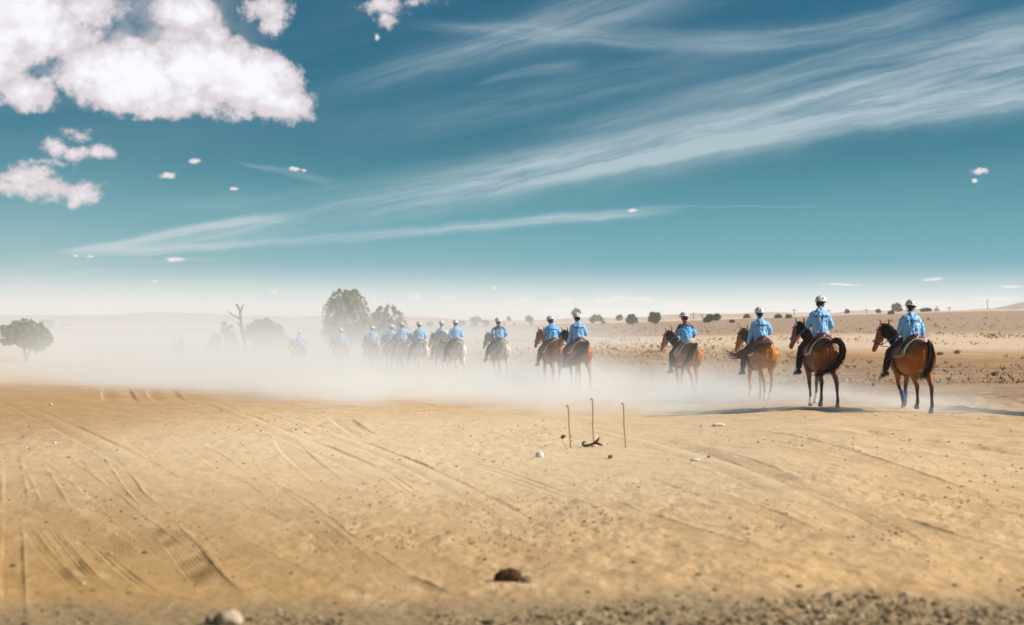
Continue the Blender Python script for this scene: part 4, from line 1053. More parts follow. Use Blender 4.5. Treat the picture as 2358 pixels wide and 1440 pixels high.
# one more pair just outside the frame on the right: its shadow falls into the picture
RD.append(dict(px=2520,py=952,D=29.0,yaw=4,H=dict(W2,coat=BAY,points=BLK,mane=HB,tailc=HB,tail=[(-.84,0,1.43),(-.95,0,1.3),(-.92,0,.80)],pad=(.66,.62,.56),pad_name='cream',label='horse just outside the right edge of the picture, its shadow reaching into view'),
   P=dict(label='rider just outside the right edge of the picture',arms=arms('rein','rein'),legs=legset())))
for k, r in enumerate(RD):
    random.seed(100+k)
    x = (r['px']-CX)/FPX*r['D']; y = r['D']
    xs = [x-.3, x+.3, x, x]; ys = [y, y, y-.4, y+.4]
    z = gz(x, y)-.015
    rz = R(90+HEAD0+r['yaw']+max(0, min(11, (r['D']-36)*.8))); size = r.get('size', 1.0)
    H = r['H']; P = r['P']; P.setdefault('seed', k*3.7)
    far = r['D'] > 58
    P.setdefault('head_yaw', random.uniform(-.45, .45)); P['side'] = P.get('side', 0)+random.uniform(-.02, .02); P.setdefault('head_nod', random.uniform(-.05, .15)); P['lean'] = P.get('lean', .02)+random.uniform(-.01, .03)
    H.setdefault('detail', .45 if far else 1.0); H.setdefault('voxel', .026 if far else .019)
    if far: P['detail'] = 0
    P['legs'] = P['legs']; S0 = 1.50+P.get('seat', 0.0)
    H['hands'] = [tuple(Vector(a[1])+Vector((.07, 0, S0))) for a in P['arms']]
    h = make_horse(H, (x, y, z), rz); h.scale = (size,)*3
    make_stirrups(h, P, size)
    make_person(P, (x, y, z), rz, size)

# ------------------------------------------------------------------ vegetation
LEAF = lambda n, c: mat(n, c, .75, .35, 2.5, spec=.15)
BARK = lambda n='bark', c=(.12,.085,.06): mat(n, c, .9, .3, 6, bump=.01, bscale=20, spec=.1)
def add_leaves(V_, F_, ctr, rad, n, size, asp=2.2, droop=0.0):
    """n small leaf faces in a clump"""
    p = rng.normal(size=(n, 3)); p /= np.linalg.norm(p, axis=1)[:, None]+1e-9
    p *= (rng.random((n, 1))**0.45)*rad; p += ctr
    d = rng.normal(size=(n, 3)); d[:, 2] -= droop; d /= np.linalg.norm(d, axis=1)[:, None]
    e = np.cross(d, rng.normal(size=(n, 3))); e /= np.linalg.norm(e, axis=1)[:, None]+1e-9
    s = size*(.6+.8*rng.random((n, 1)))
    A = p-e*s*.5; B = p+d*s*asp*.5; Cc = p+e*s*.5; Dd = p-d*s*asp*.5
    o = len(V_)
    V_ += np.stack([A, B, Cc, Dd], 1).reshape(-1, 3).tolist()
    F_ += (o+np.arange(n*4).reshape(-1, 4)).tolist()
def make_tree(name, label, cat, base, H_, W_, kind='round', leafc=(.15,.18,.085), lname='leaf', dens=1.0, group=None, trunk_h=.3, seed=0, ntrunk=2, leaf=.14, depth=None):
    global rng
    rng = np.random.default_rng(seed+5); rnd = random.Random(seed)
    root = empty(name, base); tag(root, label, cat, group)
    t = MB(); th = H_*trunk_h; V_, F_ = [], []
    rt = max(.04, H_*.022)
    ncl = int((62 if kind != 'wild' else 30)*dens)
    centers = []
    z0 = {'round': th*.85, 'bush': H_*.02, 'wild': th*.45, 'slab': th*.9}.get(kind, th)
    hc = (H_-z0)/2; dp = .85 if depth is None else depth
    lobes = []
    for _ in range(max(5, min(15, int(5+dens*2.2)))):
        l_ = Vector((rnd.gauss(0, 1), rnd.gauss(0, 1), rnd.gauss(.15, 1))).normalized()*rnd.uniform(.38, .74)
        lobes.append((l_, rnd.uniform(.13, .24)))
    for k in range(ncl):
        l_, w_ = lobes[k % len(lobes)]
        d_ = l_+Vector((rnd.gauss(0, 1), rnd.gauss(0, 1), rnd.gauss(0, .8)))*w_; R_ = 1
        if kind in ('bush', 'slab') and d_.z < 0: d_.z *= .4
        px_ = d_.x*W_/2; yy = d_.y*W_/2*dp; zz = z0+hc*(1+d_.z) if kind not in ('bush', 'slab') else z0+(H_-z0)*(.12+(d_.z*.85+.05))
        rr = 1; a = 0; centers.append(Vector((px_, yy, max(z0*.6, zz))))
    for k in range(0):
        centers.append(Vector((rr*math.cos(a), yy, zz)))
    tops = []
    for j in range(ntrunk):
        a = 2*math.pi*j/max(1, ntrunk)+rnd.uniform(-.4, .4); sp = W_*.10*(1 if ntrunk > 1 else 0)
        q = [Vector((math.cos(a)*.02*H_, math.sin(a)*.02*H_, -.15)), Vector((math.cos(a)*sp*.4, math.sin(a)*sp*.4, th*.5)), Vector((math.cos(a)*sp, math.sin(a)*sp, th*1.05)), Vector((math.cos(a)*sp*1.6, math.sin(a)*sp*1.6, th+(H_-th)*.45))]
        t.tube(q, [rt*1.3, rt, rt*.8, rt*.4], n=7); tops.append(q[2])
    for c in centers[:22]:
        s = min(tops, key=lambda q: (q-c).length); m = s*.45+c*.55+Vector((0, 0, -.08*H_))
        t.tube([s, m, c], [rt*.5, rt*.28, rt*.08], n=5)
    t.build('trunk', BARK(), root)
    for c in centers:
        add_leaves(V_, F_, np.array(c), min(W_, H_*1.4)*rnd.uniform(.04, .10), int(rnd.uniform(22, 44)*dens**.3), leaf, 2.4 if kind != 'wild' else 4.5, .5 if kind == 'wild' else 0)
    if kind in ('bush', 'slab', 'round') and W_ > 2.5:
        for k in range(int(26*dens)):   # twigs standing out of the outline
            d_ = Vector((rnd.gauss(0, 1), rnd.gauss(0, .8), abs(rnd.gauss(0, 1)))).normalized(); z00 = H_*.45
            for q in range(4):
                f_ = .72+.11*q; add_leaves(V_, F_, np.array((d_.x*W_/2*f_, d_.y*W_/2*f_, z00+d_.z*(H_-z00)*f_)), W_*.03, 5, leaf*.8, 3.5)
    if kind == 'wild':   # drooping sprays that stick out of the outline
        for k in range(int(46*dens)):
            a = rnd.uniform(0, 2*math.pi); zz = rnd.uniform(.25, .97)*H_; rr = W_/2*math.sqrt(max(.06, 1-((zz/H_-.56)/.46)**2))*rnd.uniform(.70, 1.0)
            for q in range(7):
                f_ = q/6; add_leaves(V_, F_, np.array((rr*math.cos(a)*(.80+.42*f_), rr*math.sin(a)*(.80+.42*f_), zz+.07*H_*(1-(2*f_-.5)**2))), W_*.016, 4, leaf*.7, 5.5, .7)
    me = bpy.data.meshes.new('crown'); me.from_pydata(V_, [], F_)
    link('crown', me, LEAF(lname, leafc), root, smooth=False)
    return root
def at_base(px, py, D=None):
    if D is None: return hit(px, py)
    x = (px-CX)/FPX*D; return (x, D, gz(x, D))
def from_px(name, label, cat, px, ybase, ytop, wpx, kind, D=None, **kw):
    b = at_base(px, ybase, D); d = b[1]
    # a plant on the far plain may stand a little lower than the ground crest hides: keep its top where the photo has it
    top = EYE-(ytop-HY)*d/FPX; H_ = max(.3, top-b[2])
    if d > 150: H_ *= .93; wpx *= .88
    return make_tree(name, label, cat, b, H_, wpx*d/FPX, kind, **kw)
G1 = 'trees and shrubs standing beyond the riders'
T = [
 ('tree','large round green tree on several thin trunks, at the left edge','tree',60,833,739,104,'round',None,dict(dens=4.5,trunk_h=.30,ntrunk=3,leaf=.17,leafc=(.15,.18,.08),lname='leaf_dusty')),
 ('tree','dark tree cut off by the left edge, behind the large round tree','tree',-6,783,761,26,'round',None,dict(dens=.8,leaf=.25)),
 ('tree','dark tree close behind the top right of the large round tree','tree',108,757,737,34,'bush',None,dict(dens=1.2,leaf=.4)),
 ('bush','small shrub on the skyline, left one of two right of the round tree','bush',143,752,745,14,'bush',None,dict(dens=.4,leaf=.3)),
 ('bush','low dark shrub on the skyline, right one of two right of the round tree','bush',160,752,746,12,'bush',None,dict(dens=.4,leaf=.3)),
 ('tree','small tree, leftmost of the row on the dusty slope at left','tree',142,769,755,16,'round',None,dict(dens=.7,leaf=.28)),
 ('tree','small dark tree, second from left in the row on the dusty slope','tree',154,771,758,13,'round',None,dict(dens=.7,leaf=.25)),
 ('bush','small brown bush, third from left in the row on the dusty slope','bush',174,768,758,10,'bush',None,dict(dens=.5,leaf=.22)),
 ('bush','small leaning bush, fourth from left in the row on the dusty slope','bush',194,769,758,11,'bush',None,dict(dens=.5,leaf=.22)),
 ('bush','darkest rounded bush, fifth from left in the row on the dusty slope','bush',215,768,755,18,'bush',None,dict(dens=.9,leaf=.25)),
 ('bush','faded bush, sixth from left in the row on the dusty slope','bush',237,774,760,14,'bush',None,dict(dens=.6,leaf=.22)),
 ('bush','faded wide bush, seventh from left in the row on the dusty slope','bush',251,773,761,18,'bush',None,dict(dens=.6,leaf=.22)),
 ('bush','faint bush, eighth from left in the row on the dusty slope','bush',281,770,757,12,'bush',None,dict(dens=.5,leaf=.22)),
 ('bush','faint bush, rightmost of the row on the dusty slope','bush',312,773,760,16,'bush',None,dict(dens=.5,leaf=.22)),
 ('bush','loose bush with sparse top left of the dead tree, half in dust','bush',515,806,737,66,'bush',118,dict(dens=2.6,leaf=.14,leafc=(.15,.14,.07),lname='leaf_dry')),
 ('bush','wide dense grey green bush right of the dead tree','bush',608,808,738,100,'slab',112,dict(dens=3.2,leaf=.15,trunk_h=.16,ntrunk=5,leafc=(.14,.165,.08),lname='leaf_dusty')),
 ('tree','large feathery tree with drooping sprays rising behind the dust','tree',799,812,673,106,'wild',105,dict(dens=3.4,leaf=.10,trunk_h=.22,ntrunk=2,leafc=(.22,.23,.12),lname='leaf_ghaf')),
 ('tree','smaller feathery tree right of the large feathery one','tree',893,795,709,84,'wild',125,dict(dens=1.8,leaf=.12,trunk_h=.2,ntrunk=3,leafc=(.26,.21,.12),lname='leaf_straw')),
 ('tree','small dark tree between two helmets, left of the close blue riders','tree',991,755,742,20,'round',None,dict(dens=.9,leaf=.3)),
 ('tree','small round tree just right of the dark haired rider','tree',1063,756,740,21,'round',None,dict(dens=.9,leaf=.3)),
 ('bush','low dark bush midway between the white and the grey horse','bush',1093,753,743,17,'bush',None,dict(dens=.7,leaf=.3)),
 ('tree','small upright tree just left of the grey horse rider','tree',1119,752,739,16,'round',None,dict(dens=.8,leaf=.3)),
 ('bush','tiny dark bush right of the grey horse rider','bush',1161,749,743,7,'bush',None,dict(dens=.3,leaf=.22)),
 ('bush','tiny brown bush between the grey horse rider and the close pair','bush',1184,749,742,6,'bush',None,dict(dens=.3,leaf=.22)),
 ('tree','pale flat topped tree on the skyline above the small bushes','tree',1096,742,731,24,'slab',430,dict(dens=.9,leaf=.5)),
 ('tree','thin pale tree on the skyline, right of the grey horse rider','tree',1172,740,729,7,'round',430,dict(dens=.4,leaf=.4)),
 ('tree','grey tree on the skyline left of the close pair of riders','tree',1218,738,726,16,'slab',430,dict(dens=.8,leaf=.5)),
 ('bush','small brown bush left of the close pair of riders','bush',1223,748,741,7,'bush',None,dict(dens=.3,leaf=.22)),
 ('tree','dark tree top showing behind the helmet of the right rider of the close pair','tree',1328,742,711,18,'round',410,dict(dens=1.2,leaf=.5,trunk_h=.5)),
 ('tree','small rounded tree right of the close pair, on pale ground','tree',1365,746,732,14,'round',None,dict(dens=.7,leaf=.3)),
 ('bush','flat green bush just right of the small rounded tree','bush',1389,746,741,11,'bush',None,dict(dens=.4,leaf=.25)),
 ('tree','faint wide tree on the skyline right of the close pair','tree',1374,740,727,26,'slab',440,dict(dens=.8,leaf=.5)),
 ('tree','faint grey tree on the skyline, left of the two green trees','tree',1424,739,726,15,'round',440,dict(dens=.6,leaf=.5)),
 ('tree','green tree with a clear trunk, left one of the two green trees','tree',1456,753,721,27,'round',None,dict(dens=2.4,leaf=.26,trunk_h=.24,ntrunk=1,leafc=(.08,.15,.065),lname='leaf_green')),
 ('tree','taller green tree with pointed top, right one of the two green trees','tree',1509,751,717,32,'round',None,dict(dens=2.6,leaf=.27,trunk_h=.18,ntrunk=1,leafc=(.085,.17,.07),lname='leaf_green2')),
 ('tree','small broad green tree right of the fourth rider from the right','tree',1634,746,727,26,'round',None,dict(dens=1.8,leaf=.3,trunk_h=.2,ntrunk=1,leafc=(.08,.15,.065),lname='leaf_green')),
 ('tree','brownish tree just behind the small broad green tree','tree',1652,739,725,17,'round',None,dict(dens=1.0,leaf=.4)),
 ('tree','small bare looking brown tree left of the light bay horse rider','tree',1685,743,734,13,'slab',None,dict(dens=.5,leaf=.2,leafc=(.11,.08,.05),lname='leaf_brown')),
 ('tree','dark bush like tree on the skyline left of the third rider','tree',1720,733,721,16,'bush',None,dict(dens=.9,leaf=.4)),
 ('bush','faint bush on the skyline between the third and second rider','bush',1815,733,725,14,'bush',None,dict(dens=.5,leaf=.4)),
 ('bush','low bush on the skyline just right of the third rider','bush',1792,733,726,14,'bush',None,dict(dens=.5,leaf=.4)),
 ('tree','small green palm like tree right of the second rider from the right','tree',1950,727,713,9,'round',410,dict(dens=.7,leaf=.3,leafc=(.08,.15,.065),lname='leaf_green')),
 ('tree','faint thin tree on the skyline midway between the two rightmost riders','tree',2022,726,712,13,'slab',410,dict(dens=.5,leaf=.35)),
 ('bush','dark low bush on the skyline left of the rightmost rider','bush',2052,724,717,14,'bush',None,dict(dens=.5,leaf=.35)),
 ('tree','wide flat grey tree on the skyline just left of the rightmost helmet','tree',2064,724,699,25,'slab',480,dict(dens=.9,leaf=.5,trunk_h=.55)),
 ('bush','long low green bush right of the rightmost rider','bush',2132,718,712,26,'bush',None,dict(dens=.8,leaf=.35)),
 ('tree','round dark green bush like tree right of the rightmost rider','tree',2157,717,704,17,'bush',None,dict(dens=1.2,leaf=.35)),
]
for k, (name, lab, cat, px, yb, yt, w, kind, D, kw) in enumerate(T):
    from_px(name, lab, cat, px, yb, yt, w, kind, D, seed=k, group=G1, **kw)
def dead_tree(label, base, s, br):
    root = empty('dead_tree', base); tag(root, label, 'tree', 'bare dead trees')
    wood = BARK('dead_wood', (.085,.065,.05))
    for i, (pts, r0, r1) in enumerate(br):
        n = len(pts); q = [(x*s, 0.04*s*math.sin(z*9+i), z*s) for x, z in pts]
        b = MB(); b.tube(q, [(r0+(r1-r0)*k/(n-1))*s*.75 for k in range(n)], n=8)
        b.build('trunk' if i == 0 else 'branch', wood, root)
b_ = at_base(561, 800, 98); k_ = 98/FPX
def dpx(*p): return [(((px-CX)*k_-b_[0])/5, (EYE-(py-HY)*k_-b_[2])/5) for px, py in p]
dead_tree('bare dead tree with forked top and one branch to the left', b_, 5.0, [
 (dpx((566,852),(565,810),(563,785),(559,765),(556,749),(555,737),(553,727),(551.5,718),(548,708),(541.5,701)), .040, .014),
 (dpx((552,722),(555,712),(557,707),(559,702)), .020, .010), (dpx((548.5,710),(548,706),(548,701)), .015, .009),
 (dpx((555,738),(548,732),(541,728),(532,723),(528,717)), .020, .010), (dpx((556,755),(550,749),(544,744)), .016, .008)])
b_ = at_base(2274, 713, 400)
dead_tree('thin bare dead tree on the skyline near the right edge', b_, 30*400/FPX, [([(0,-.05),(.0,.3),(-.02,.55),(.01,.75)], .04, .02), ([(-.02,.5),(-.06,.68),(-.07,.9)], .02, .01), ([(.01,.7),(.06,.85),(.07,.95)], .02, .01)])
def pole(label, px, ytop, yb, D=420):
    x = (px-CX)/FPX*D; z0 = gz(x, D); top = EYE-(ytop-HY)*D/FPX; r_ = empty('utility_pole', (x, D, z0)); tag(r_, label, 'pole', 'thin poles on the skyline')
    b = MB(); b.tube([(0, 0, -.3), (0, 0, (top-z0)*.5), (0, 0, top-z0)], [.13,.11,.09], n=8); b.build('post', BARK('pole_wood', (.14,.11,.09)), r_)
    b = MB(); b.tube([(-.9, 0, (top-z0)-.5), (0, 0, top-z0-.45), (.9, 0, top-z0-.5)], .06, n=6); b.build('crossarm', BARK('pole_wood'), r_)
pole('thin pole on the skyline left of the second rider', 1829, 711, 728); pole('thin pole on the skyline right of the second rider', 1909, 712, 726)
pole('thin pole with a crossarm between the two rightmost riders', 1995, 711, 725); pole('thin pole on the skyline right of the round dark green tree', 2186, 706, 716)
pole('thin pole right of the fourth rider from the right', 1597, 719, 735); pole('thin pole left of the small broad green tree', 1617, 722, 735)

# small green plants in the field
def tuft_plant(name, label, cat, px, py, h, w, c, cname, n=70, blade=.02, group=None):
    x, y, z = hit(px, py); root = empty(name, (x, y, z)); tag(root, label, cat, group); V_, F_ = [], []
    rnd = random.Random(int(px))
    for k in range(n):
        a = rnd.uniform(0, 6.28); r0 = rnd.random()*w*.15; r1 = rnd.random()**.5*w*.5; hh = h*rnd.uniform(.5, 1)*(1-.5*(r1/(w*.5))**2)
        b0 = Vector((r0*math.cos(a), r0*math.sin(a), -.02)); b1 = Vector((r1*.6*math.cos(a), r1*.6*math.sin(a), hh*.7)); b2 = Vector((r1*math.cos(a), r1*math.sin(a), hh))
        s = Vector((-math.sin(a), math.cos(a), 0))*blade; o = len(V_)
        V_ += [tuple(b0-s*.5), tuple(b0+s*.5), tuple(b1-s), tuple(b1+s), tuple(b2)]; F_ += [(o, o+1, o+3, o+2), (o+2, o+3, o+4)]
    me = bpy.data.meshes.new('leaves'); me.from_pydata(V_, [], F_); link('leaves', me, LEAF(cname, c), root, smooth=False)
tuft_plant('plant', 'small bright green plant on brown soil near the right edge', 'plant', 2289, 866, .20, .42, (.035,.085,.02), 'leaf_fresh', 110, .02)
tuft_plant('plant', 'thin sprawling green plant just below the bright green one', 'plant', 2306, 874, .10, .5, (.07,.09,.03), 'leaf_thin', 40, .012)
tuft_plant('plant', 'small grey green plant left of the rightmost horse', 'plant', 2011, 890, .16, .20, (.06,.08,.035), 'leaf_grey', 70, .014)
tuft_plant('plant', 'small yellow green weed in the sand below the metal stakes', 'weed', 1405, 1058, .085, .12, (.30,.30,.06), 'leaf_yellow', 40, .012)
tuft_plant('bush', 'rounded straw coloured tussock right of the rightmost horse', 'bush', 2163, 818, .30, .95, (.42,.29,.12), 'tuft_straw', 160, .02)
tuft_plant('bush', 'pale green tussock far right behind the rightmost horse', 'bush', 2204, 815, 0.34, .8, (.34,.29,.13), 'tuft_olive', 160, .02)
# dry tufts over the plain: uncountable
def dry_tufts():
    r_ = np.random.default_rng(3); V_, F_ = [], []; C2 = []
    n = 60000; Y = 48+ (r_.random(n)**1.4)*200; X = (r_.random(n)*2600-100-CX+1179*0+ -0)*Y/FPX*1.0; X = (r_.random(n)*3000-300-CX)/FPX*Y
    tx = 8.36-(Y-29.9)*0.41
    dn = fbm(X*.09, Y*.045, 3, 70)
    bandd = .28+.9*np.exp(-((Y-92)/13)**2)+.7*np.exp(-((Y-150)/16)**2)+.25*np.exp(-((Y-120)/30)**2)
    keep = (X > tx+2.5+np.clip((Y-60)*.02, 0, 3)) & (r_.random(n) < np.clip((dn-.36)*5, 0, 1)*bandd*.8)
    X, Y = X[keep], Y[keep]; Z = base_z(X, Y)
    for x, y, z in zip(X, Y, Z):
        h = (.035+.10*r_.random()**3)*(1+y/160); nb = 6; big = r_.random() < .06
        if big: h *= 1.6; nb = 10
        tone = r_.random(); c = (.46,.26,.085) if tone < .6 else ((.36,.20,.08) if tone < .88 else (.20,.19,.07))
        for k in range(nb):
            a = r_.random()*6.28; w = h*.28; ox, oy = math.cos(a)*h*.5, math.sin(a)*h*.5; px_, py_ = -math.sin(a)*w*.5, math.cos(a)*w*.5; o = len(V_)
            V_ += [(x-px_*.3, y-py_*.3, z-.02), (x+px_*.3, y+py_*.3, z-.02), (x+ox+px_, y+oy+py_, z+h*(.6+.4*r_.random())), (x+ox*1.2-px_, y+oy*1.2-py_, z+h*(.5+.4*r_.random()))]
            F_.append((o, o+1, o+2, o+3)); C2 += [c]*4
    me = bpy.data.meshes.new('dry_grass'); me.from_pydata(V_, [], F_)
    at = me.color_attributes.new('tint', 'FLOAT_COLOR', 'POINT'); at.data.foreach_set('color', [q for c in C2 for q in (*c, 1.0)])
    tag(link('dry_grass', me, mat('dry_stalks', None, .9, .3, 3, attr='tint', spec=.05), smooth=False), 'scattered dry brown tufts over the plain', kind='stuff')
dry_tufts()

# ------------------------------------------------------------------ stones, gravel, stakes, driftwood
_ico = None
def ico():
    global _ico
    if _ico is None:
        t = (1+5**.5)/2; v = [(-1,t,0),(1,t,0),(-1,-t,0),(1,-t,0),(0,-1,t),(0,1,t),(0,-1,-t),(0,1,-t),(t,0,-1),(t,0,1),(-t,0,-1),(-t,0,1)]
        f = [(0,11,5),(0,5,1),(0,1,7),(0,7,10),(0,10,11),(1,5,9),(5,11,4),(11,10,2),(10,7,6),(7,1,8),(3,9,4),(3,4,2),(3,2,6),(3,6,8),(3,8,9),(4,9,5),(2,4,11),(6,2,10),(8,6,7),(9,8,1)]
        _ico = (np.array(v)/np.linalg.norm(v[0]), np.array(f))
    return _ico
def scatter(name, label, X, Y, S, cols, mt, seed=1, sink=.3):
    r_ = np.random.default_rng(seed); v0, f0 = ico(); n = len(X)
    Z = base_z(X, Y)+relief(X, Y)
    j = 1+.35*(r_.random((n, 12, 1))-.5); sc = S[:, None, None]*np.stack([.8+.7*r_.random(n), .8+.7*r_.random(n), .45+.4*r_.random(n)], 1)[:, None, :]
    a = r_.random(n)*6.28; v = v0[None]*j*sc
    ca, sa = np.cos(a)[:, None], np.sin(a)[:, None]
    vx = v[..., 0]*ca-v[..., 1]*sa; vy = v[..., 0]*sa+v[..., 1]*ca
    P_ = np.stack([vx+X[:, None], vy+Y[:, None], v[..., 2]+(Z+S*(.5-sink)*.6)[:, None]], -1).reshape(-1, 3)
    F_ = (f0[None]+(np.arange(n)*12)[:, None, None]).reshape(-1, 3)
    me = bpy.data.meshes.new(name); me.vertices.add(len(P_)); me.vertices.foreach_set('co', P_.astype(np.float32).ravel())
    me.loops.add(F_.size); me.loops.foreach_set('vertex_index', F_.astype(np.int32).ravel()); me.polygons.add(len(F_)); me.polygons.foreach_set('loop_start', (np.arange(len(F_))*3).astype(np.int32)); me.update(calc_edges=True)
    cc = np.array(cols)[r_.integers(0, len(cols), n)]*(.7+.6*r_.random((n, 1))); set_tint(me, np.repeat(cc, 12, 0))
    tag(link(name, me, mt, smooth=False), label, kind='stuff')
STONE = mat('stone', None, .9, .3, 40, attr='tint', spec=.15, bump=.002, bscale=200)
r1 = np.random.default_rng(21); n = 42000
Y = 8.9+r1.random(n)*4.2; X = (r1.random(n)*2-1)*.46*Y
lim = 10.0+X*.16+(fbm(X*1.2, Y*1.2, 3, 80)-.45)*2.2
p_ = np.clip((lim-Y)/1.6+.35, 0.008, .62); k_ = r1.random(n) < p_; X, Y = X[k_], Y[k_]
S = .005+.024*r1.random(len(X))**5+.004*r1.random(len(X))
scatter('gravel', 'grey brown gravel along the near edge', X, Y, S, [(.22,.155,.085),(.29,.21,.12),(.10,.055,.03),(.40,.33,.21),(.17,.145,.09),(.24,.15,.08),(.12,.07,.04)], STONE, 2)
n = 26000; Y = 1/(1/13+(1/48-1/13)*r1.random(n)); X = (r1.random(n)*2-1)*.42*Y
dn = fbm(X*.22+3, Y*.14, 3, 5)*2.6-.72; dn = dn*np.clip(fbm(X*1.1, Y*.6, 3, 91)*4-1.5, 0, 1); k_ = r1.random(n) < np.clip(dn, .015, 1); X, Y = X[k_], Y[k_]
S = (.004+.017*r1.random(len(X))**5)*(.6+Y/40)
scatter('clods', 'small clods and pebbles over the sand', X, Y, S, [(.42,.27,.15),(.30,.17,.09),(.26,.14,.07),(.55,.42,.30),(.36,.22,.12)], STONE, 3)
def rock(name, label, px, py, wpx, hpx, c, seed, cname, cat='stone', dpt=.8, lump=.25, tilt=0, group=None, D=None):
    x, y, z = hit(px, py); w = wpx*y/FPX; h = hpx*y/FPX; b = MB(); nu, nv = 22, 14
    b.ball((0, 0, 0), (w/2, w/2*dpt, h*.62), nu, nv); me = b.mesh(name); a = coords(me)
    nn = np.array([mnoise.noise(Vector((p[0]/w*3+seed, p[1]/w*3, p[2]/w*3)))+.5*mnoise.noise(Vector((p[0]/w*8+seed, p[1]/w*8, p[2]/w*8))) for p in a.tolist()])
    a = a*(1+lump*nn[:, None]); a[:, 2] += h*.40; setco(me, a)
    o = link(name, me, mat(cname, c, .85, .35, 6/w*.5, bump=w*.03, bscale=12/w, spec=.15)); o.location = (x, y, z); o.rotation_euler = (0, tilt, 0)
    return tag(o, label, cat, group)
PS = 'pale stones lying on the sand'
rock('rock', 'large cream coloured rock at the bottom edge, left of centre', 528, 1438, 66, 32, (.48,.38,.26), 3, 'rock_cream', 'rock', .7)
rock('rock', 'small grey brown rock leaning against the cream coloured rock', 487, 1440, 30, 22, (.36,.27,.19), 5, 'rock_tan', 'rock', .7)
rock('rock', 'dark brown blocky rock lying in front at the bottom centre', 1168, 1342, 62, 30, (.085,.040,.020), 8, 'rock_brown', 'rock', .5, .35)
rock('rock', 'small mottled grey rock touching the dark brown rock on its right', 1212, 1343, 26, 16, (.24,.17,.11), 11, 'rock_mottled', 'rock', .7, .3)
rock('stone', 'white rounded stone with a grey left side, left of the metal stakes', 1243, 1055, 18, 14, (.66,.62,.56), 13, 'stone_white', 'stone', .8, .15)
rock('stone', 'flat white stone fragment on the sand below the third horse', 1655, 981, 34, 6, (.72,.68,.62), 17, 'stone_white', 'stone', .4, .4, group=PS)
rock('stone', 'flat whitish stone right of and below the metal stakes', 1600, 1063, 22, 6, (.66,.60,.50), 19, 'stone_pale', 'stone', .5, .4, group=PS)
rock('stone', 'thin white splinter of stone left of the white rounded stone', 1121, 1061, 18, 3, (.70,.66,.60), 23, 'stone_pale', 'stone', .3, .2, group=PS)
rock('stone', 'white stone on the rough brown soil at far left', 117, 934, 8, 5, (.72,.68,.62), 29, 'stone_white', 'stone', .8, .2, group=PS)
rock('stone', 'white stone near the top of the left tyre tracks', 126, 1023, 8, 5, (.70,.66,.6), 31, 'stone_white', 'stone', .8, .2, group=PS)
rock('stone', 'small pale stone just right of the left tyre tracks', 60, 1034, 6, 4, (.66,.60,.50), 37, 'stone_pale', 'stone', .8, .2, group=PS)
rock('stone', 'small white stone in the sand right of the stakes', 1541, 1060, 6, 4, (.70,.66,.6), 41, 'stone_white', 'stone', .8, .2, group=PS)
rock('stone', 'reddish stone right of centre at the foot of the field', 1632, 1056, 7, 5, (.28,.12,.06), 43, 'stone_red', 'stone', .8, .3)
rock('stone', 'white pebble in the near sand at lower right', 1968, 1238, 10, 5, (.70,.66,.6), 47, 'stone_white', 'stone', .8, .3, group=PS)
# seed head like brown ball on a stalk
x, y, z = hit(1297, 1022); root = empty('dried_plant', (x, y, z)); tag(root, 'round brown dried seed head on a thin stalk left of the stakes', 'plant')
k = y/FPX; b = MB(); b.ball((0, 0, 16*k), (6.2*k, 5*k, 4.2*k), 14, 10, Matrix.Rotation(-.6, 3, 'Y')); me = b.mesh('seed_head')
a = coords(me); nn = np.array([mnoise.noise(Vector(p)*60) for p in a.tolist()]); a += (a-np.array([0, 0, 16*k]))*nn[:, None]*.5; setco(me, a)
link('seed_head', me, mat('seed_brown', (.22,.09,.015), .9, .4, 60, bump=.004, bscale=90), root)
b = MB(); b.tube([(0, 0, -.02), (-.5*k, 0, 6*k), (-1.5*k, 0, 14*k)], [.6*k, .5*k, .4*k], n=5); b.build('stalk', mat('stalk', (.32,.20,.09), .9), root)
# three rusty stakes
for (pb, yb, pt, yt, lab) in ((1315,1032,1308,938,'shortest rusty metal stake, left of the three in the sand'),(1367,1026,1364,922,'tallest rusty metal stake, middle of the three in the sand'),(1441,1031,1435,932,'rusty metal stake with hooked top, right of the three in the sand')):
    x, y, z = hit(pb, yb); k = y/FPX; root = empty('metal_stake', (x, y, z)); tag(root, lab, 'stake', 'rusty stakes standing in the sand')
    h = (yb-yt)*k; dxx = (pt-pb)*k; pts = [(dxx*t+.004*math.sin(t*9), .003*math.cos(t*7), -.1+(h+.1)*t) for t in np.linspace(0, 1, 14)]
    b = MB(); b.tube(pts, [.0095+.0012*(i % 2) for i in range(14)], n=8)
    rust = mat('rust', (.42,.20,.12), .85, .4, 40, bump=.003, bscale=120, spec=.2)
    b.build('rod', rust, root)
    p = Vector(pts[-1]); b = MB(); b.tube([p-Vector((0, 0, .01)), p+Vector((-.006, 0, .014)), p+Vector((-.024, 0, .020)), p+Vector((-.034, 0, .008))], [.013,.013,.011,.008], n=7); b.build('hook', rust, root)
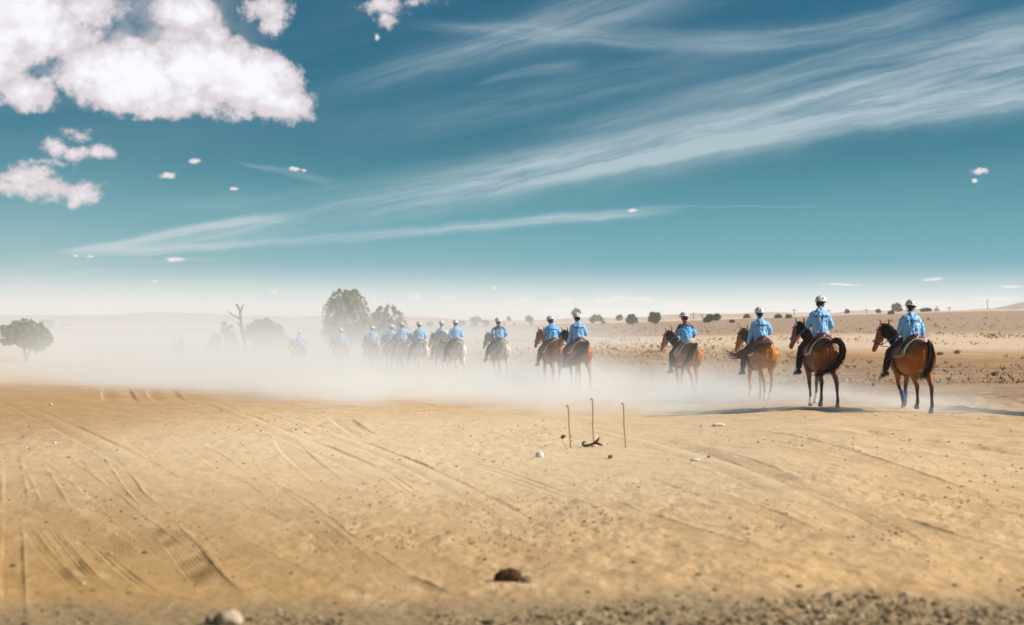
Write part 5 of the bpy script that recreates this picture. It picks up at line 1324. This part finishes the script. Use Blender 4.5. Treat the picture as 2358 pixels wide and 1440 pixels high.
# driftwood
x, y, z = hit(1366, 1030); k = y/FPX; root = empty('driftwood', (x, y, z)); tag(root, 'dark twisted piece of driftwood with a curled end at the foot of the stakes', 'wood')
dw = mat('driftwood', (.055,.020,.012), .75, .4, 20, bump=.006, bscale=40)
b = MB(); P_ = [(-17,11),(-20,12),(-24,10),(-24,6),(-20,3),(-13,4),(-4,6),(3,9),(9,14),(13,19),(14,24)]
b.tube([(px_*k, .02*math.sin(i), pz*k) for i, (px_, pz) in enumerate(P_)], [c*k for c in (1.5,2.2,2.6,3,3.4,3.2,3,3.4,3,2,.8)], n=9); link('stem', b.fused('stem', .006, 3), dw, root)
b = MB(); b.tube([(2*k, 0, 9*k), (9*k, -.02, 9*k), (16*k, -.03, 6*k), (22*k, -.03, 4*k)], [2.6*k, 3.2*k, 2.6*k, 1*k], n=8); b.build('branch', dw, root)
b = MB(); b.tube([(-4*k, -.03, 3*k), (2*k, -.05, 1*k), (6*k, -.05, .6*k)], [1.4*k, 1.3*k, .8*k], n=7); b.build('branch', dw, root)

# ------------------------------------------------------------------ dust raised by the horses
def dust():
    foot = [(10.6,27.6),(9.6,26.8),(-24,46),(-60,52),(-75,130),(-60,210),(0,190),(4,110),(5,60),(9.5,36)]
    foot = [(12,25),(-60,36),(-90,120),(-80,230),(0,230),(14,120),(14,40)]
    V_ = [(x, y, -3.2) for x, y in foot]+[(x, y, (2.5 if y < 45 and x > 0 else 20)) for x, y in foot]
    n = len(foot); F_ = [tuple(range(n))[::1], tuple(range(n, 2*n))[::-1]]+[(i, n+i, n+(i+1) % n, (i+1) % n) for i in range(n)]
    me = bpy.data.meshes.new('dust_cloud'); me.from_pydata(V_, [], F_); me.update()
    import bmesh
    bm = bmesh.new(); bm.from_mesh(me); bmesh.ops.recalc_face_normals(bm, faces=bm.faces); bm.to_mesh(me); bm.free()
    m = bpy.data.materials.new('dust'); m.use_nodes = True; t = m.node_tree; t.nodes.clear(); E.tree = t
    o = t.nodes.new('ShaderNodeOutputMaterial'); vol = t.nodes.new('ShaderNodeVolumePrincipled')
    t.links.new(vol.outputs[0], o.inputs['Volume'])
    vol.inputs['Color'].default_value = (.925,.950,.972,1); vol.inputs['Anisotropy'].default_value = 0.0
    geo = t.nodes.new('ShaderNodeNewGeometry'); p = E(geo.outputs['Position']); x, y, z = esep(p)
    tcn = t.nodes.new('ShaderNodeTexCoord'); p = E(tcn.outputs['Object']); x, y, z = esep(p)
    # near edge of the cloud on the ground, track line, ground level
    yb = ecurve(x, [(-60,52),(-24,45),(-16,41.5),(-10,38),(-4.2,33),(3.2,29.6),(8.5,27.4),(12,26)], -60, 12)
    n0 = enoise(p, .16, 3, .6); n1 = enoise(p, .35, 4, .6); n2 = enoise(evec(x*.6, y*.5, z*1.6), 1.0, 4, .6)
    e_near = esm(y-yb+(n2-.5)*2.8+(n0-.5)*esm(x, 6, -3)*16, 0.0, elin(x, -14, -4, 6.5, 8.0)-elin(x, 0, 8, 0, 5.4))
    sT = y-29.0                                   # how far along the line of riders
    xt = 8.9-(y-29.9)*.41
    wid = elin(sT, 0, 60, 2.5, 9.0)
    e_far = esm(x-xt+(n1-.5)*4, wid*.35, wid, 1.0, 0.0) 
    e_far = emax(e_far, esm(sT, 75, 100))
    along = esm(sT, -2.5, 2.5)
    zg = ecurve(y, [(25,.20),(30,.18),(45,.0),(56,-.10),(72,-.52),(80,-.70),(105,-1.22),(140,-1.1),(180,-.4),(230,.2)], 25, 230)
    h = ecurve(sT, [(0,.18),(8,.27),(14,.36),(22,.42),(32,.48),(42,.52),(60,.55),(80,.6),(120,.7),(200,.8)], 0, 200)
    hl = esm(xt-x, 0, 26)                         # blown leftwards it rises
    h = h*(hl*.45+.88+(n1-.5)*1.5+(n0-.5)*1.2)
    hz_ = emax(z-zg, 0.0)
    fall = E.m('EXPONENT', -(hz_/h))
    amt = ecurve(sT, [(0,1.4),(8,1.0),(16,.46),(26,.26),(36,.17),(50,.11),(70,.08),(100,.05),(200,.02)], 0, 200)
    lat = x-xt
    amt = amt*esm(lat, -18, -7, .10, 1.0)
    rag = esm(n2*.65+n1*.5, .36, .70, .12, 1.65)
    up_ = E.m('EXPONENT', -(hz_*(1/1.55)))*ecurve(sT, [(0,0),(11,.001),(18,.028),(28,.090),(45,.105),(60,.095),(100,.05),(200,.008)], 0, 200)*esm(n1, .25, .7, .45, 1.5)*esm(lat, -17, -7, .06, 1.0)
    veil_ = E.m('EXPONENT', -(hz_*(1/7.0)))*esm(sT, 22, 60)*esm(lat, 1.0, -8.0)*.0090
    den = (amt*fall*along*rag + up_ + veil_)*e_near*e_far
    den = emax(den-.0006, 0.0)
    E.put(vol.inputs['Density'], den)
    ob = link('dust_cloud', me, m, smooth=False)
    tag(ob, 'pale dust drifting left from the riders', kind='stuff')
    m.cycles.volume_step_rate = 1.0 if hasattr(m, 'cycles') else 1.0
dust()
# ------------------------------------------------------------------ air
def haze():
    b = MB(); X0, X1, Y0, Y1, Z0, Z1 = -3100, 3100, -3100, 3100, -5.5, 22
    b.add([(X0,Y0,Z0),(X1,Y0,Z0),(X1,Y1,Z0),(X0,Y1,Z0),(X0,Y0,Z1),(X1,Y0,Z1),(X1,Y1,Z1),(X0,Y1,Z1)], [(0,3,2,1),(4,5,6,7),(0,1,5,4),(1,2,6,5),(2,3,7,6),(3,0,4,7)])
    m = bpy.data.materials.new('air'); m.use_nodes = True; t = m.node_tree; t.nodes.clear()
    o = t.nodes.new('ShaderNodeOutputMaterial'); v = t.nodes.new('ShaderNodeVolumePrincipled'); t.links.new(v.outputs[0], o.inputs['Volume'])
    v.inputs['Color'].default_value = (.995,.99,.985,1); v.inputs['Density'].default_value = .0004; v.inputs['Anisotropy'].default_value = 0.0
    tag(b.build('haze', m, smooth=False), kind='stuff')
haze()
